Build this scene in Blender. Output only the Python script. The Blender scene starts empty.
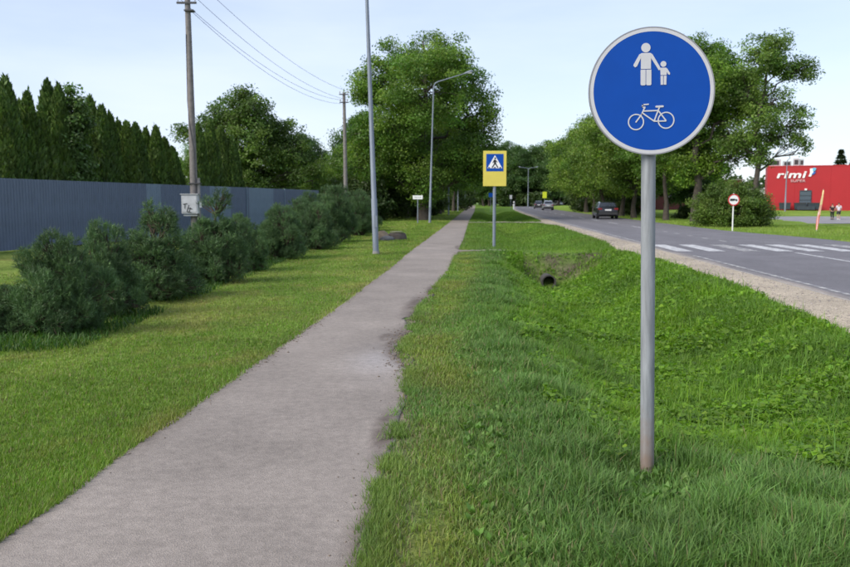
import bpy, bmesh, math
import numpy as np
from mathutils import Vector, Matrix

S = bpy.context.scene
COL = S.collection
PI = math.pi
R = math.radians

# ------------------------------------------------------------------ camera, sky, sun, exposure
cam_d = bpy.data.cameras.new('camera')
cam = bpy.data.objects.new('camera', cam_d)
COL.objects.link(cam)
cam.location = (0, 0, 1.55)
cam.rotation_euler = (R(90 - 5.704), 0, 0)
cam_d.sensor_width = 36.0
cam_d.lens = 34.98
cam_d.clip_end = 6000
cam_d.dof.use_dof = True
cam_d.dof.focus_distance = 4.7
cam_d.dof.aperture_fstop = 5.0
S.camera = cam

SUN_EL, SUN_AZ = 36.0, -125.0           # azimuth measured from +Y (view direction), negative = left
W = bpy.data.worlds.new('World')
S.world = W
W.use_nodes = True
wn, wl = W.node_tree.nodes, W.node_tree.links
bg = wn['Background']
sky = wn.new('ShaderNodeTexSky')
sky.sky_type = 'NISHITA'
sky.sun_disc = False
sky.sun_elevation = R(SUN_EL)
sky.sun_rotation = R(SUN_AZ)
sky.air_density = 1.0
sky.dust_density = 0.6
sky.ozone_density = 1.6
# thin high veil of cloud, the same all over the sky
tc = wn.new('ShaderNodeTexCoord')
mp = wn.new('ShaderNodeMapping'); mp.inputs['Scale'].default_value = (1.2, 1.2, 5.0)
nz = wn.new('ShaderNodeTexNoise'); nz.inputs['Scale'].default_value = 1.6; nz.inputs['Detail'].default_value = 6
nz.inputs['Roughness'].default_value = 0.55
rp = wn.new('ShaderNodeMapRange')
rp.inputs['From Min'].default_value = 0.35; rp.inputs['From Max'].default_value = 0.75
rp.inputs['To Min'].default_value = 0.42; rp.inputs['To Max'].default_value = 0.74
mx = wn.new('ShaderNodeMix'); mx.data_type = 'RGBA'
VEIL = (6.5, 7.1, 8.9, 1)
mx.inputs['B'].default_value = VEIL
wl.new(tc.outputs['Generated'], mp.inputs['Vector'])
wl.new(mp.outputs['Vector'], nz.inputs['Vector'])
wl.new(nz.outputs['Fac'], rp.inputs['Value'])
wl.new(rp.outputs['Result'], mx.inputs['Factor'])
wl.new(sky.outputs['Color'], mx.inputs['A'])
wl.new(mx.outputs['Result'], bg.inputs['Color'])
bg.inputs['Strength'].default_value = 0.10

sun_d = bpy.data.lights.new('sun', 'SUN')
sun_d.energy = 2.9
sun_d.angle = R(38)
sun_d.color = (1.0, 0.93, 0.82)
sun = bpy.data.objects.new('sun', sun_d)
COL.objects.link(sun)
sd = Vector((math.sin(R(SUN_AZ)) * math.cos(R(SUN_EL)), math.cos(R(SUN_AZ)) * math.cos(R(SUN_EL)), math.sin(R(SUN_EL))))
sun.rotation_euler = sd.to_track_quat('Z', 'Y').to_euler()
sun.location = sd * 60

S.view_settings.view_transform = 'Standard'
S.view_settings.look = 'None'
S.view_settings.gamma = 1.0
S.view_settings.use_curve_mapping = False
S.view_settings.exposure = 0.62
S.render.engine = 'CYCLES'
S.cycles.use_denoising = True
S.cycles.use_adaptive_sampling = True
S.cycles.adaptive_threshold = 0.015
S.cycles.max_bounces = 6
S.cycles.diffuse_bounces = 4
S.cycles.transmission_bounces = 4
S.cycles.transparent_max_bounces = 6

# ------------------------------------------------------------------ helpers
def tag(o, label=None, cat=None, group=None, kind=None):
    if label: o['label'] = label
    if cat: o['category'] = cat
    if group: o['group'] = group
    if kind: o['kind'] = kind
    return o

def link(o, parent=None):
    COL.objects.link(o)
    if parent is not None:
        o.parent = parent
    return o

def empty(name, loc=(0, 0, 0), rz=0.0):
    o = bpy.data.objects.new(name, None)
    o.empty_display_size = 0.2
    COL.objects.link(o)
    o.location = loc
    o.rotation_euler = (0, 0, rz)
    return o

def fast_mesh(name, verts, faces_list, colors=None, smooth=False):
    """verts (N,3); faces_list = list of (M,k) int arrays; colors (N,3) per vertex"""
    me = bpy.data.meshes.new(name)
    verts = np.ascontiguousarray(verts, dtype=np.float32)
    me.vertices.add(len(verts))
    me.vertices.foreach_set('co', verts.ravel())
    nl = sum(f.size for f in faces_list)
    npoly = sum(len(f) for f in faces_list)
    me.loops.add(nl)
    me.polygons.add(npoly)
    me.loops.foreach_set('vertex_index', np.concatenate([f.ravel() for f in faces_list]).astype(np.int32))
    tot = np.concatenate([np.full(len(f), f.shape[1], dtype=np.int32) for f in faces_list])
    st = np.concatenate([[0], np.cumsum(tot)[:-1]]).astype(np.int32)
    me.polygons.foreach_set('loop_start', st)
    me.polygons.foreach_set('loop_total', tot)
    if smooth:
        me.polygons.foreach_set('use_smooth', np.ones(npoly, dtype=bool))
    if colors is not None:
        ca = me.color_attributes.new('Col', 'FLOAT_COLOR', 'POINT')
        c4 = np.ones((len(verts), 4), dtype=np.float32)
        c4[:, :3] = np.clip(colors, 0, 1)
        ca.data.foreach_set('color', c4.ravel())
    me.update(calc_edges=True)
    return me

def mobj(name, me, mat, parent=None, loc=(0, 0, 0), rot=(0, 0, 0)):
    if mat is not None and len(me.materials) == 0:
        me.materials.append(mat)
    o = bpy.data.objects.new(name, me)
    link(o, parent)
    o.location = loc
    o.rotation_euler = rot
    return o

class MB:
    """collects simple shapes into one mesh"""
    def __init__(self):
        self.v = []; self.f = []
    def add(self, vs, fs):
        b = len(self.v)
        self.v += [tuple(p) for p in vs]
        self.f += [tuple(i + b for i in q) for q in fs]
        return self
    def box(self, c, s, rz=0.0, M=None):
        x, y, z = s[0] / 2, s[1] / 2, s[2] / 2
        vs = [Vector(p) for p in ((-x, -y, -z), (x, -y, -z), (x, y, -z), (-x, y, -z), (-x, -y, z), (x, -y, z), (x, y, z), (-x, y, z))]
        m = Matrix.Translation(c) @ (M if M else Matrix.Rotation(rz, 4, 'Z'))
        return self.add([m @ p for p in vs], [(3, 2, 1, 0), (4, 5, 6, 7), (0, 1, 5, 4), (1, 2, 6, 5), (2, 3, 7, 6), (3, 0, 4, 7)])
    def tube(self, pts, rad, n=10, cap=True):
        pts = [Vector(p) for p in pts]
        if not hasattr(rad, '__len__'): rad = [rad] * len(pts)
        rings = []
        for i, p in enumerate(pts):
            a = pts[max(i - 1, 0)]; b = pts[min(i + 1, len(pts) - 1)]
            t = (b - a).normalized()
            u = t.cross(Vector((0, 1, 0)))
            if u.length < 0.2: u = t.cross(Vector((1, 0, 0)))
            u.normalize(); w = t.cross(u)
            rings.append([p + (u * math.cos(2 * PI * k / n) + w * math.sin(2 * PI * k / n)) * rad[i] for k in range(n)])
        vs = [q for r in rings for q in r]
        fs = []
        for i in range(len(pts) - 1):
            for k in range(n):
                fs.append((i * n + k, i * n + (k + 1) % n, (i + 1) * n + (k + 1) % n, (i + 1) * n + k))
        if cap:
            fs.append(tuple(range(n - 1, -1, -1)))
            fs.append(tuple((len(pts) - 1) * n + k for k in range(n)))
        return self.add(vs, fs)
    def poly(self, pts2, y0, y1):
        """prism of a polygon in the XZ plane between y0 (front, towards -Y) and y1"""
        n = len(pts2)
        vs = [(x, y0, z) for x, z in pts2] + [(x, y1, z) for x, z in pts2]
        fs = [tuple(range(n)), tuple(range(2 * n - 1, n - 1, -1))]
        fs += [((i + 1) % n, i, n + i, n + (i + 1) % n) for i in range(n)]
        return self.add(vs, fs)
    def ringxz(self, cx, cz, r0, r1, y0, y1, n=40):
        vs = []; fs = []
        for k in range(n):
            a = 2 * PI * k / n; c, s = math.cos(a), math.sin(a)
            vs += [(cx + r0 * c, y0, cz + r0 * s), (cx + r1 * c, y0, cz + r1 * s), (cx + r1 * c, y1, cz + r1 * s), (cx + r0 * c, y1, cz + r0 * s)]
        for k in range(n):
            a = 4 * k; b = 4 * ((k + 1) % n)
            for j in range(4):
                fs.append((a + j, a + (j + 1) % 4, b + (j + 1) % 4, b + j))
        return self.add(vs, fs)
    def mesh(self, name, smooth=False, fix=True):
        me = bpy.data.meshes.new(name)
        me.from_pydata(self.v, [], self.f)
        if fix:
            bm = bmesh.new(); bm.from_mesh(me)
            bmesh.ops.recalc_face_normals(bm, faces=bm.faces)
            bm.to_mesh(me); bm.free()
        if smooth:
            for p in me.polygons: p.use_smooth = True
            try: me.set_sharp_from_angle(angle=R(40))
            except Exception: pass
        return me
    def build(self, name, mat, parent=None, smooth=False, loc=(0, 0, 0), rot=(0, 0, 0)):
        return mobj(name, self.mesh(name, smooth), mat, parent, loc, rot)

def bevel_obj(o, w, seg=2):
    m = o.modifiers.new('bevel', 'BEVEL'); m.width = w; m.segments = seg; m.limit_method = 'ANGLE'
    return o

def ss(a, b, x):
    t = np.clip((np.asarray(x, dtype=float) - a) / (b - a), 0, 1)
    return t * t * (3 - 2 * t)

# cheap tileless value noise for shaping (numpy)
def vnoise(x, y, seed=0):
    x = np.asarray(x, float); y = np.asarray(y, float)
    xi = np.floor(x).astype(np.int64); yi = np.floor(y).astype(np.int64)
    fx = x - xi; fy = y - yi
    fx = fx * fx * (3 - 2 * fx); fy = fy * fy * (3 - 2 * fy)
    def h(a, b):
        n = (a * 374761393 + b * 668265263 + seed * 1442695041) & 0xFFFFFFFF
        n = ((n ^ (n >> 13)) * 1274126177) & 0xFFFFFFFF
        return ((n ^ (n >> 16)) & 0xFFFF) / 65535.0
    return (h(xi, yi) * (1 - fx) + h(xi + 1, yi) * fx) * (1 - fy) + (h(xi, yi + 1) * (1 - fx) + h(xi + 1, yi + 1) * fx) * fy

def fbm(x, y, seed=0, o=4):
    s = 0; a = 0.5; t = 0
    for i in range(o):
        s = s + a * vnoise(np.asarray(x) * 2 ** i, np.asarray(y) * 2 ** i, seed + i); t += a; a *= 0.5
    return s / t

# ------------------------------------------------------------------ materials
def new_mat(name):
    m = bpy.data.materials.new(name); m.use_nodes = True
    return m, m.node_tree.nodes, m.node_tree.links, m.node_tree.nodes['Principled BSDF']

def plain(name, col, rough=0.6, metal=0.0, var=0.12, scale=6.0, bump=0.0, bscale=60.0, spec=0.5, coat=0.0, emit=None):
    """one colour with soft noise wear"""
    m, n, l, b = new_mat(name)
    g = n.new('ShaderNodeTexCoord')
    t = n.new('ShaderNodeTexNoise'); t.inputs['Scale'].default_value = scale; t.inputs['Detail'].default_value = 6
    r = n.new('ShaderNodeMapRange'); r.inputs['From Min'].default_value = 0.25; r.inputs['From Max'].default_value = 0.75
    r.inputs['To Min'].default_value = 1 - var; r.inputs['To Max'].default_value = 1 + var
    v = n.new('ShaderNodeVectorMath'); v.operation = 'SCALE'
    v.inputs[0].default_value = col[:3]
    l.new(g.outputs['Object'], t.inputs['Vector']); l.new(t.outputs['Fac'], r.inputs['Value']); l.new(r.outputs['Result'], v.inputs['Scale'])
    l.new(v.outputs['Vector'], b.inputs['Base Color'])
    b.inputs['Roughness'].default_value = rough; b.inputs['Metallic'].default_value = metal
    b.inputs['Specular IOR Level'].default_value = spec
    b.inputs['Coat Weight'].default_value = coat
    if bump:
        t2 = n.new('ShaderNodeTexNoise'); t2.inputs['Scale'].default_value = bscale; t2.inputs['Detail'].default_value = 5
        bp = n.new('ShaderNodeBump'); bp.inputs['Strength'].default_value = bump; bp.inputs['Distance'].default_value = 0.02
        l.new(g.outputs['Object'], t2.inputs['Vector']); l.new(t2.outputs['Fac'], bp.inputs['Height']); l.new(bp.outputs['Normal'], b.inputs['Normal'])
    if emit:
        b.inputs['Emission Color'].default_value = (*emit[0], 1); b.inputs['Emission Strength'].default_value = emit[1]
    return m

def leaf_mat(name, trans=0.35, rough=0.55, noise=0.35, scale=0.9, spec=0.35, gain=1.0):
    """per-leaf colour from the mesh, drifting slowly through space, part of the light passes through"""
    m, n, l, b = new_mat(name)
    at = n.new('ShaderNodeAttribute'); at.attribute_name = 'Col'
    ge = n.new('ShaderNodeNewGeometry')
    t = n.new('ShaderNodeTexNoise'); t.inputs['Scale'].default_value = scale; t.inputs['Detail'].default_value = 3
    r = n.new('ShaderNodeMapRange'); r.inputs['From Min'].default_value = 0.3; r.inputs['From Max'].default_value = 0.7
    r.inputs['To Min'].default_value = gain * (1 - noise); r.inputs['To Max'].default_value = gain * (1 + noise)
    v = n.new('ShaderNodeVectorMath'); v.operation = 'SCALE'
    l.new(ge.outputs['Position'], t.inputs['Vector']); l.new(t.outputs['Fac'], r.inputs['Value']); l.new(r.outputs['Result'], v.inputs['Scale'])
    l.new(at.outputs['Color'], v.inputs[0])
    l.new(v.outputs['Vector'], b.inputs['Base Color'])
    b.inputs['Roughness'].default_value = rough; b.inputs['Specular IOR Level'].default_value = spec
    tr = n.new('ShaderNodeBsdfTranslucent')
    ty = n.new('ShaderNodeVectorMath'); ty.operation = 'MULTIPLY'; ty.inputs[1].default_value = (1.1, 1.3, 0.6)
    l.new(v.outputs['Vector'], ty.inputs[0]); l.new(ty.outputs['Vector'], tr.inputs['Color'])
    ms = n.new('ShaderNodeMixShader'); ms.inputs['Fac'].default_value = trans
    l.new(b.outputs['BSDF'], ms.inputs[1]); l.new(tr.outputs['BSDF'], ms.inputs[2])
    l.new(ms.outputs['Shader'], n['Material Output'].inputs['Surface'])
    return m

def ground_mat():
    m, n, l, b = new_mat('ground_turf')
    at = n.new('ShaderNodeAttribute'); at.attribute_name = 'Col'
    ge = n.new('ShaderNodeNewGeometry')
    def noise(sc, d=6):
        t = n.new('ShaderNodeTexNoise'); t.inputs['Scale'].default_value = sc; t.inputs['Detail'].default_value = d
        l.new(ge.outputs['Position'], t.inputs['Vector']); return t
    t1, t2 = noise(0.6), noise(9.0, 8)
    def rng(t, a, c):
        r = n.new('ShaderNodeMapRange'); r.inputs['From Min'].default_value = 0.3; r.inputs['From Max'].default_value = 0.7
        r.inputs['To Min'].default_value = a; r.inputs['To Max'].default_value = c
        l.new(t.outputs['Fac'], r.inputs['Value']); return r
    r1, r2 = rng(t1, 0.75, 1.25), rng(t2, 0.6, 1.35)
    mm = n.new('ShaderNodeMath'); mm.operation = 'MULTIPLY'
    l.new(r1.outputs['Result'], mm.inputs[0]); l.new(r2.outputs['Result'], mm.inputs[1])
    v = n.new('ShaderNodeVectorMath'); v.operation = 'SCALE'
    l.new(at.outputs['Color'], v.inputs[0]); l.new(mm.outputs['Value'], v.inputs['Scale'])
    l.new(v.outputs['Vector'], b.inputs['Base Color'])
    b.inputs['Roughness'].default_value = 0.95; b.inputs['Specular IOR Level'].default_value = 0.1
    t3 = noise(25.0, 8)
    bp = n.new('ShaderNodeBump'); bp.inputs['Strength'].default_value = 0.8; bp.inputs['Distance'].default_value = 0.06
    l.new(t3.outputs['Fac'], bp.inputs['Height']); l.new(bp.outputs['Normal'], b.inputs['Normal'])
    return m

def asphalt_mat(name, base, speck=0.35, big=0.14, scale=1.0, use_attr=False, crack=True):
    m, n, l, b = new_mat(name)
    ge = n.new('ShaderNodeNewGeometry')
    def noise(sc, d=5, rough=0.5):
        t = n.new('ShaderNodeTexNoise'); t.inputs['Scale'].default_value = sc * scale; t.inputs['Detail'].default_value = d
        t.inputs['Roughness'].default_value = rough
        l.new(ge.outputs['Position'], t.inputs['Vector']); return t
    def rng(sock, f0, f1, a, c):
        r = n.new('ShaderNodeMapRange'); r.inputs['From Min'].default_value = f0; r.inputs['From Max'].default_value = f1
        r.inputs['To Min'].default_value = a; r.inputs['To Max'].default_value = c
        l.new(sock, r.inputs['Value']); return r
    vo = n.new('ShaderNodeTexVoronoi'); vo.inputs['Scale'].default_value = 140 * scale
    l.new(ge.outputs['Position'], vo.inputs['Vector'])
    hs = n.new('ShaderNodeSeparateColor'); l.new(vo.outputs['Color'], hs.inputs['Color'])
    a1 = rng(hs.outputs['Red'], 0, 1, 1 - speck, 1 + speck)
    a2 = rng(noise(0.9, 6, 0.6).outputs['Fac'], 0.3, 0.7, 1 - big, 1 + big)
    a3 = rng(noise(14, 6, 0.6).outputs['Fac'], 0.3, 0.7, 0.86, 1.14)
    p1 = n.new('ShaderNodeMath'); p1.operation = 'MULTIPLY'
    p2 = n.new('ShaderNodeMath'); p2.operation = 'MULTIPLY'
    l.new(a1.outputs['Result'], p1.inputs[0]); l.new(a2.outputs['Result'], p1.inputs[1])
    l.new(p1.outputs['Value'], p2.inputs[0]); l.new(a3.outputs['Result'], p2.inputs[1])
    v = n.new('ShaderNodeVectorMath'); v.operation = 'SCALE'; v.inputs[0].default_value = base
    if use_attr:
        at = n.new('ShaderNodeAttribute'); at.attribute_name = 'Col'; l.new(at.outputs['Color'], v.inputs[0])
    l.new(p2.outputs['Value'], v.inputs['Scale'])
    l.new(v.outputs['Vector'], b.inputs['Base Color'])
    b.inputs['Roughness'].default_value = 0.85; b.inputs['Specular IOR Level'].default_value = 0.3
    bp = n.new('ShaderNodeBump'); bp.inputs['Strength'].default_value = 0.5; bp.inputs['Distance'].default_value = 0.006
    l.new(vo.outputs['Distance'], bp.inputs['Height']); l.new(bp.outputs['Normal'], b.inputs['Normal'])
    return m

def worn_paint(name, col, lo=0.35, hi=0.6):
    """road paint with holes worn through to the asphalt"""
    m, n, l, b = new_mat(name)
    ge = n.new('ShaderNodeNewGeometry')
    t = n.new('ShaderNodeTexNoise'); t.inputs['Scale'].default_value = 6; t.inputs['Detail'].default_value = 8; t.inputs['Roughness'].default_value = 0.7
    l.new(ge.outputs['Position'], t.inputs['Vector'])
    r = n.new('ShaderNodeMapRange'); r.inputs['From Min'].default_value = lo; r.inputs['From Max'].default_value = hi
    l.new(t.outputs['Fac'], r.inputs['Value'])
    mix = n.new('ShaderNodeMix'); mix.data_type = 'RGBA'
    mix.inputs['A'].default_value = (0.17, 0.165, 0.175, 1); mix.inputs['B'].default_value = (*col, 1)
    l.new(r.outputs['Result'], mix.inputs['Factor']); l.new(mix.outputs['Result'], b.inputs['Base Color'])
    b.inputs['Roughness'].default_value = 0.7
    return m

def metal_mat(name, col, rough=0.5, metal=0.6, streak=0.2, rust=None):
    m, n, l, b = new_mat(name)
    tcn = n.new('ShaderNodeTexCoord')
    mpn = n.new('ShaderNodeMapping'); mpn.inputs['Scale'].default_value = (30, 30, 3)
    t = n.new('ShaderNodeTexNoise'); t.inputs['Scale'].default_value = 1.0; t.inputs['Detail'].default_value = 7; t.inputs['Roughness'].default_value = 0.65
    l.new(tcn.outputs['Object'], mpn.inputs['Vector']); l.new(mpn.outputs['Vector'], t.inputs['Vector'])
    r = n.new('ShaderNodeMapRange'); r.inputs['From Min'].default_value = 0.3; r.inputs['From Max'].default_value = 0.7
    r.inputs['To Min'].default_value = 1 - streak; r.inputs['To Max'].default_value = 1 + streak
    l.new(t.outputs['Fac'], r.inputs['Value'])
    v = n.new('ShaderNodeVectorMath'); v.operation = 'SCALE'; v.inputs[0].default_value = col
    l.new(r.outputs['Result'], v.inputs['Scale'])
    out = v.outputs['Vector']
    if rust:       # dirt splashed on the lowest part, fading with height
        sp = n.new('ShaderNodeSeparateXYZ'); l.new(tcn.outputs['Object'], sp.inputs['Vector'])
        t2 = n.new('ShaderNodeTexNoise'); t2.inputs['Scale'].default_value = 14; t2.inputs['Detail'].default_value = 6
        l.new(tcn.outputs['Object'], t2.inputs['Vector'])
        ad = n.new('ShaderNodeMath'); ad.operation = 'MULTIPLY_ADD'; ad.inputs[1].default_value = 0.6
        l.new(t2.outputs['Fac'], ad.inputs[0]); l.new(sp.outputs['Z'], ad.inputs[2])
        rr = n.new('ShaderNodeMapRange'); rr.inputs['From Min'].default_value = 0.3; rr.inputs['From Max'].default_value = 0.75
        rr.inputs['To Min'].default_value = 0.75; rr.inputs['To Max'].default_value = 0.0
        l.new(ad.outputs['Value'], rr.inputs['Value'])
        mix = n.new('ShaderNodeMix'); mix.data_type = 'RGBA'; mix.inputs['B'].default_value = (*rust, 1)
        l.new(rr.outputs['Result'], mix.inputs['Factor']); l.new(out, mix.inputs['A'])
        out = mix.outputs['Result']
    l.new(out, b.inputs['Base Color'])
    b.inputs['Roughness'].default_value = rough; b.inputs['Metallic'].default_value = metal
    return m

M = {}
M['ground'] = ground_mat()
M['path'] = asphalt_mat('path_asphalt', (0.235, 0.225, 0.23), 0.15, 0.16, use_attr=True)
M['road'] = asphalt_mat('road_asphalt', (0.185, 0.18, 0.195), 0.2, 0.14, use_attr=True)
M['gravel'] = asphalt_mat('sandy_gravel', (0.36, 0.305, 0.232), 0.35, 0.2, 0.5)
M['dirt'] = asphalt_mat('bare_soil', (0.16, 0.13, 0.115), 0.35, 0.25, 0.6)
M['sand'] = asphalt_mat('washed_sand', (0.26, 0.225, 0.185), 0.2, 0.15, 1.0)
M['pebble'] = plain('pebbles', (0.3, 0.27, 0.25), 0.9, var=0.5, scale=3)
M['paint'] = worn_paint('road_paint', (0.52, 0.52, 0.52), 0.36, 0.54)
M['paint_worn'] = worn_paint('road_paint_worn', (0.5, 0.49, 0.46), 0.47, 0.6)
M['blade'] = leaf_mat('grass_blades', 0.4, 0.55, 0.22, 0.8)
M['leaf'] = leaf_mat('tree_leaves', 0.36, 0.5, 0.28, 0.45, gain=1.22)
M['needle'] = leaf_mat('pine_needles', 0.15, 0.5, 0.3, 2.0, gain=1.12)
M['thuja'] = leaf_mat('thuja_sprays', 0.15, 0.6, 0.25, 1.0)
M['bark'] = plain('bark', (0.058, 0.048, 0.04), 0.95, var=0.4, scale=5, bump=0.9, bscale=14)
M['bark_pine'] = plain('pine_bark', (0.07, 0.05, 0.035), 0.95, var=0.4, scale=12, bump=0.8, bscale=40)
M['galv'] = metal_mat('galvanised_steel', (0.225, 0.24, 0.26), 0.68, 0.15, 0.34, rust=(0.20, 0.13, 0.09))
M['galv2'] = metal_mat('lamp_post_steel', (0.18, 0.21, 0.26), 0.6, 0.2, 0.2)
M['blue'] = plain('sign_blue', (0.0022, 0.058, 0.33), 0.6, var=0.05, scale=9, spec=0.2)
M['white'] = plain('sign_white', (0.50, 0.50, 0.525), 0.45, var=0.05, scale=20)
M['white_clean'] = plain('sign_white_clean', (0.75, 0.75, 0.76), 0.45, var=0.05, scale=20)
M['black'] = plain('sign_black', (0.012, 0.012, 0.014), 0.5)
M['yellow'] = plain('sign_yellow', (0.60, 0.50, 0.085), 0.5, var=0.05)
M['yellow_fluo'] = plain('sign_yellow_green', (0.62, 0.72, 0.04), 0.5, var=0.05)
M['red'] = plain('sign_red', (0.5, 0.02, 0.025), 0.5)
M['alu'] = metal_mat('aluminium_back', (0.5, 0.5, 0.51), 0.45, 0.7, 0.1)
M['fence'] = plain('fence_blue_steel', (0.112, 0.142, 0.208), 0.5, var=0.12, scale=2.0)
M['fence_pale'] = plain('fence_pale_steel', (0.165, 0.22, 0.29), 0.45, var=0.12, scale=2.0)
M['concrete'] = plain('weathered_concrete', (0.24, 0.23, 0.225), 0.9, var=0.25, scale=3, bump=0.4, bscale=25)
M['dark'] = plain('black_rubber', (0.012, 0.012, 0.013), 0.8)
M['void'] = plain('painted_pipe_shade', (0.006, 0.006, 0.006), 0.95)  # near-black colour standing for the shade inside the culvert

# ------------------------------------------------------------------ terrain and layout
K = 0.063                                            # the path and the road run 3.6 degrees right of the view
def lat_of(x, y): return x - K * y
PL = np.array([(-2.05, -8), (-2.0, 2.5), (-1.99, 3.38), (-1.96, 3.68), (-1.88, 4.65), (-1.74, 6.28), (-1.58, 8.3), (-1.26, 12.16), (-0.84, 18.59), (-0.41, 26.23), (1.36, 53.72), (5.2, 116), (12.4, 234.0), (16.5, 300)])
PR = np.array([(-0.3, -8), (-0.26, 2.5), (-0.24, 3.38), (-0.24, 3.66), (-0.23, 4.03), (-0.25, 4.32), (-0.21, 5.04), (-0.15, 6.34), (-0.14, 7.41), (-0.24, 8.52), (-0.14, 10.27), (-0.06, 12.16), (0.2, 14.71), (0.59, 18.59), (1.08, 26.23), (1.48, 32.17), (3.26, 61.42), (6.9, 116), (14.2, 234), (18.3, 300)])
def path_l(y): return np.interp(y, PL[:, 1], PL[:, 0])
def path_r(y): return np.interp(y, PR[:, 1], PR[:, 0])
def shift(y): return np.interp(y, [-20, 60, 100, 140, 165, 200, 233, 270, 310, 360, 420, 520, 700], [0, 0, 0.25, 0.95, 1.75, 3.2, 5.0, 6.6, 7.4, 6.5, 1, -18, -80])
def road_x(lat, y): return lat + K * np.asarray(y, float) + shift(y)
ROAD_L = 5.75
def road_rt(y): return 12.75 + 1.1 * (1 - ss(32, 44, y)) * ss(0, 12, y)

def gravel_l(y):
    return np.interp(y, [-10, 9.35, 15.4, 21, 25.5, 27, 32, 38, 52, 58, 60, 63, 75, 90, 140, 300], [4.3, 4.28, 4.72, 4.7, 4.4, 4.5, 5.0, 4.95, 5.1, 4.4, 4.3, 4.9, 5.2, 5.35, 5.4, 5.4])

def height(x, y):
    x = np.asarray(x, float); y = np.asarray(y, float)
    lat = lat_of(x, y)
    rt = np.where(y > 30, 4.5, 4.2)
    prof = ss(0.15, 2.0, lat) * (1 - ss(2.2, rt, lat))
    m1 = np.interp(y, [4.2, 5.2, 7, 10, 15, 20, 23], [0, 0.10, 0.36, 0.58, 0.76, 0.98, 1.15]) * (1 - ss(23.1, 24.8, y))
    m2 = ss(27.4, 29.5, y) * (1 - ss(54, 58, y)) * 0.72
    m3 = ss(61.5, 65, y) * (1 - ss(150, 200, y)) * 0.62
    z = -0.80 * prof * (m1 + m2 + m3)
    far = np.interp(y, [40, 60, 82, 92, 112, 140], [0, -0.25, -0.72, -0.2, 0.28, 0.3]) * ss(16, 24, lat)
    z = z + far
    off = np.minimum(np.abs(lat - 0), 1)
    onpath = (x > path_l(y) - 0.25) & (x < path_r(y) + 0.15)
    onroad = (lat > 4.2) & (lat < 14.2)
    near_s = np.clip(np.hypot(x - 1.27, y - 4.5) / 0.9, 0, 1)
    bump = near_s * (fbm(x * 0.9, y * 0.9, 3) - 0.5) * 0.09 + near_s * (fbm(x * 3.1, y * 3.1, 9) - 0.5) * 0.035
    z = z + np.where(onroad, -0.012, np.where(onpath, -0.002, bump * np.clip(np.maximum(path_l(y) - 0.25 - x, x - path_r(y) - 0.15) / 0.5, 0, 1) * (1 - ss(3.9, 4.2, lat) * (lat < 9))))
    return z

def road_z(y): return np.full(np.shape(y), 0.035)

# ground sheet
ys = np.concatenate([np.arange(-12, 2.5, 0.6), np.arange(2.5, 30, 0.16), np.arange(30, 70, 0.5), np.geomspace(70, 320, 90), np.geomspace(330, 4200, 24)])
ls = np.concatenate([-np.geomspace(3600, 31, 22), np.arange(-30, -6, 1.2), np.arange(-6, 6.2, 0.14), np.arange(6.2, 30, 0.7), np.arange(30, 90, 3.0), np.geomspace(92, 3600, 20)])
LL, YY = np.meshgrid(ls, ys)
XX = LL + K * YY
ZZ = height(XX, YY)
gv = np.stack([XX, YY, ZZ], -1).reshape(-1, 3)
nr, nc = XX.shape
idx = np.arange(nr * nc).reshape(nr, nc)
gf = np.stack([idx[:-1, :-1], idx[:-1, 1:], idx[1:, 1:], idx[1:, :-1]], -1).reshape(-1, 4)

C_LAWN = np.array([0.225, 0.295, 0.058]); C_LAWN2 = np.array([0.140, 0.230, 0.030])
C_VERGE = np.array([0.128, 0.228, 0.056]); C_DRY = np.array([0.26, 0.255, 0.070])
C_LUSH = np.array([0.148, 0.270, 0.018]); C_BANK = np.array([0.112, 0.212, 0.028]); C_SOIL = np.array([0.075, 0.055, 0.038])
def lerp(a, b, t): return a + (b - a) * np.asarray(t)[..., None]

def turf_color(x, y):
    """colour of the plant cover (species, dryness) at a place"""
    x = np.asarray(x, float); y = np.asarray(y, float); lat = lat_of(x, y)
    n1 = fbm(x * 0.45, y * 0.45, 21); n2 = fbm(x * 1.7, y * 1.1, 33)
    stripe = fbm(x * 1.3, y * 0.07, 51)
    lawn = lerp(C_LAWN2, C_LAWN, np.clip((n1 - 0.38) * 2.4 + (stripe - 0.5) * 3.2, 0, 1))
    lawn = lerp(lawn, C_DRY * 1.05, np.clip((n2 - 0.58) * 3.4, 0, 0.6))
    d = x - path_r(y)
    verge = lerp(C_VERGE, C_BANK * 1.15, np.clip((n1 - 0.5) * 3.5, 0, 1))
    dryness = np.clip(1.15 - np.abs(d - 0.28) / 0.42, 0, 1) * np.clip((n2 - 0.25) * 2.2, 0, 1)
    verge = lerp(verge, C_DRY * np.array([0.95, 1.12, 0.8]), dryness * 0.85)
    ditch = lerp(C_BANK, C_LUSH, np.clip((n2 - 0.3) * 2.5, 0, 1))
    inditch = ss(0.5, 1.0, lat + (n1 - 0.5) * 0.9) * ss(4.4, 5.6, y + (n2 - 0.5) * 1.5)
    right = lerp(verge, ditch, inditch)
    # mid distance behind the crossing: plain mown bank
    right = lerp(right, lerp(C_LAWN2 * 0.8, C_BANK * 0.95, np.clip((n1 - 0.3) * 2.5, 0, 1)), ss(25, 28, y) * 0.85)
    c = np.where((x < path_l(y) + 0.6)[..., None], lawn, right)
    rv = lerp(C_LAWN2 * 1.1, C_LAWN * 1.02, np.clip((n1 - 0.3) * 2, 0, 1))
    c = np.where((lat > 9)[..., None], rv, c)
    return c

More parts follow.
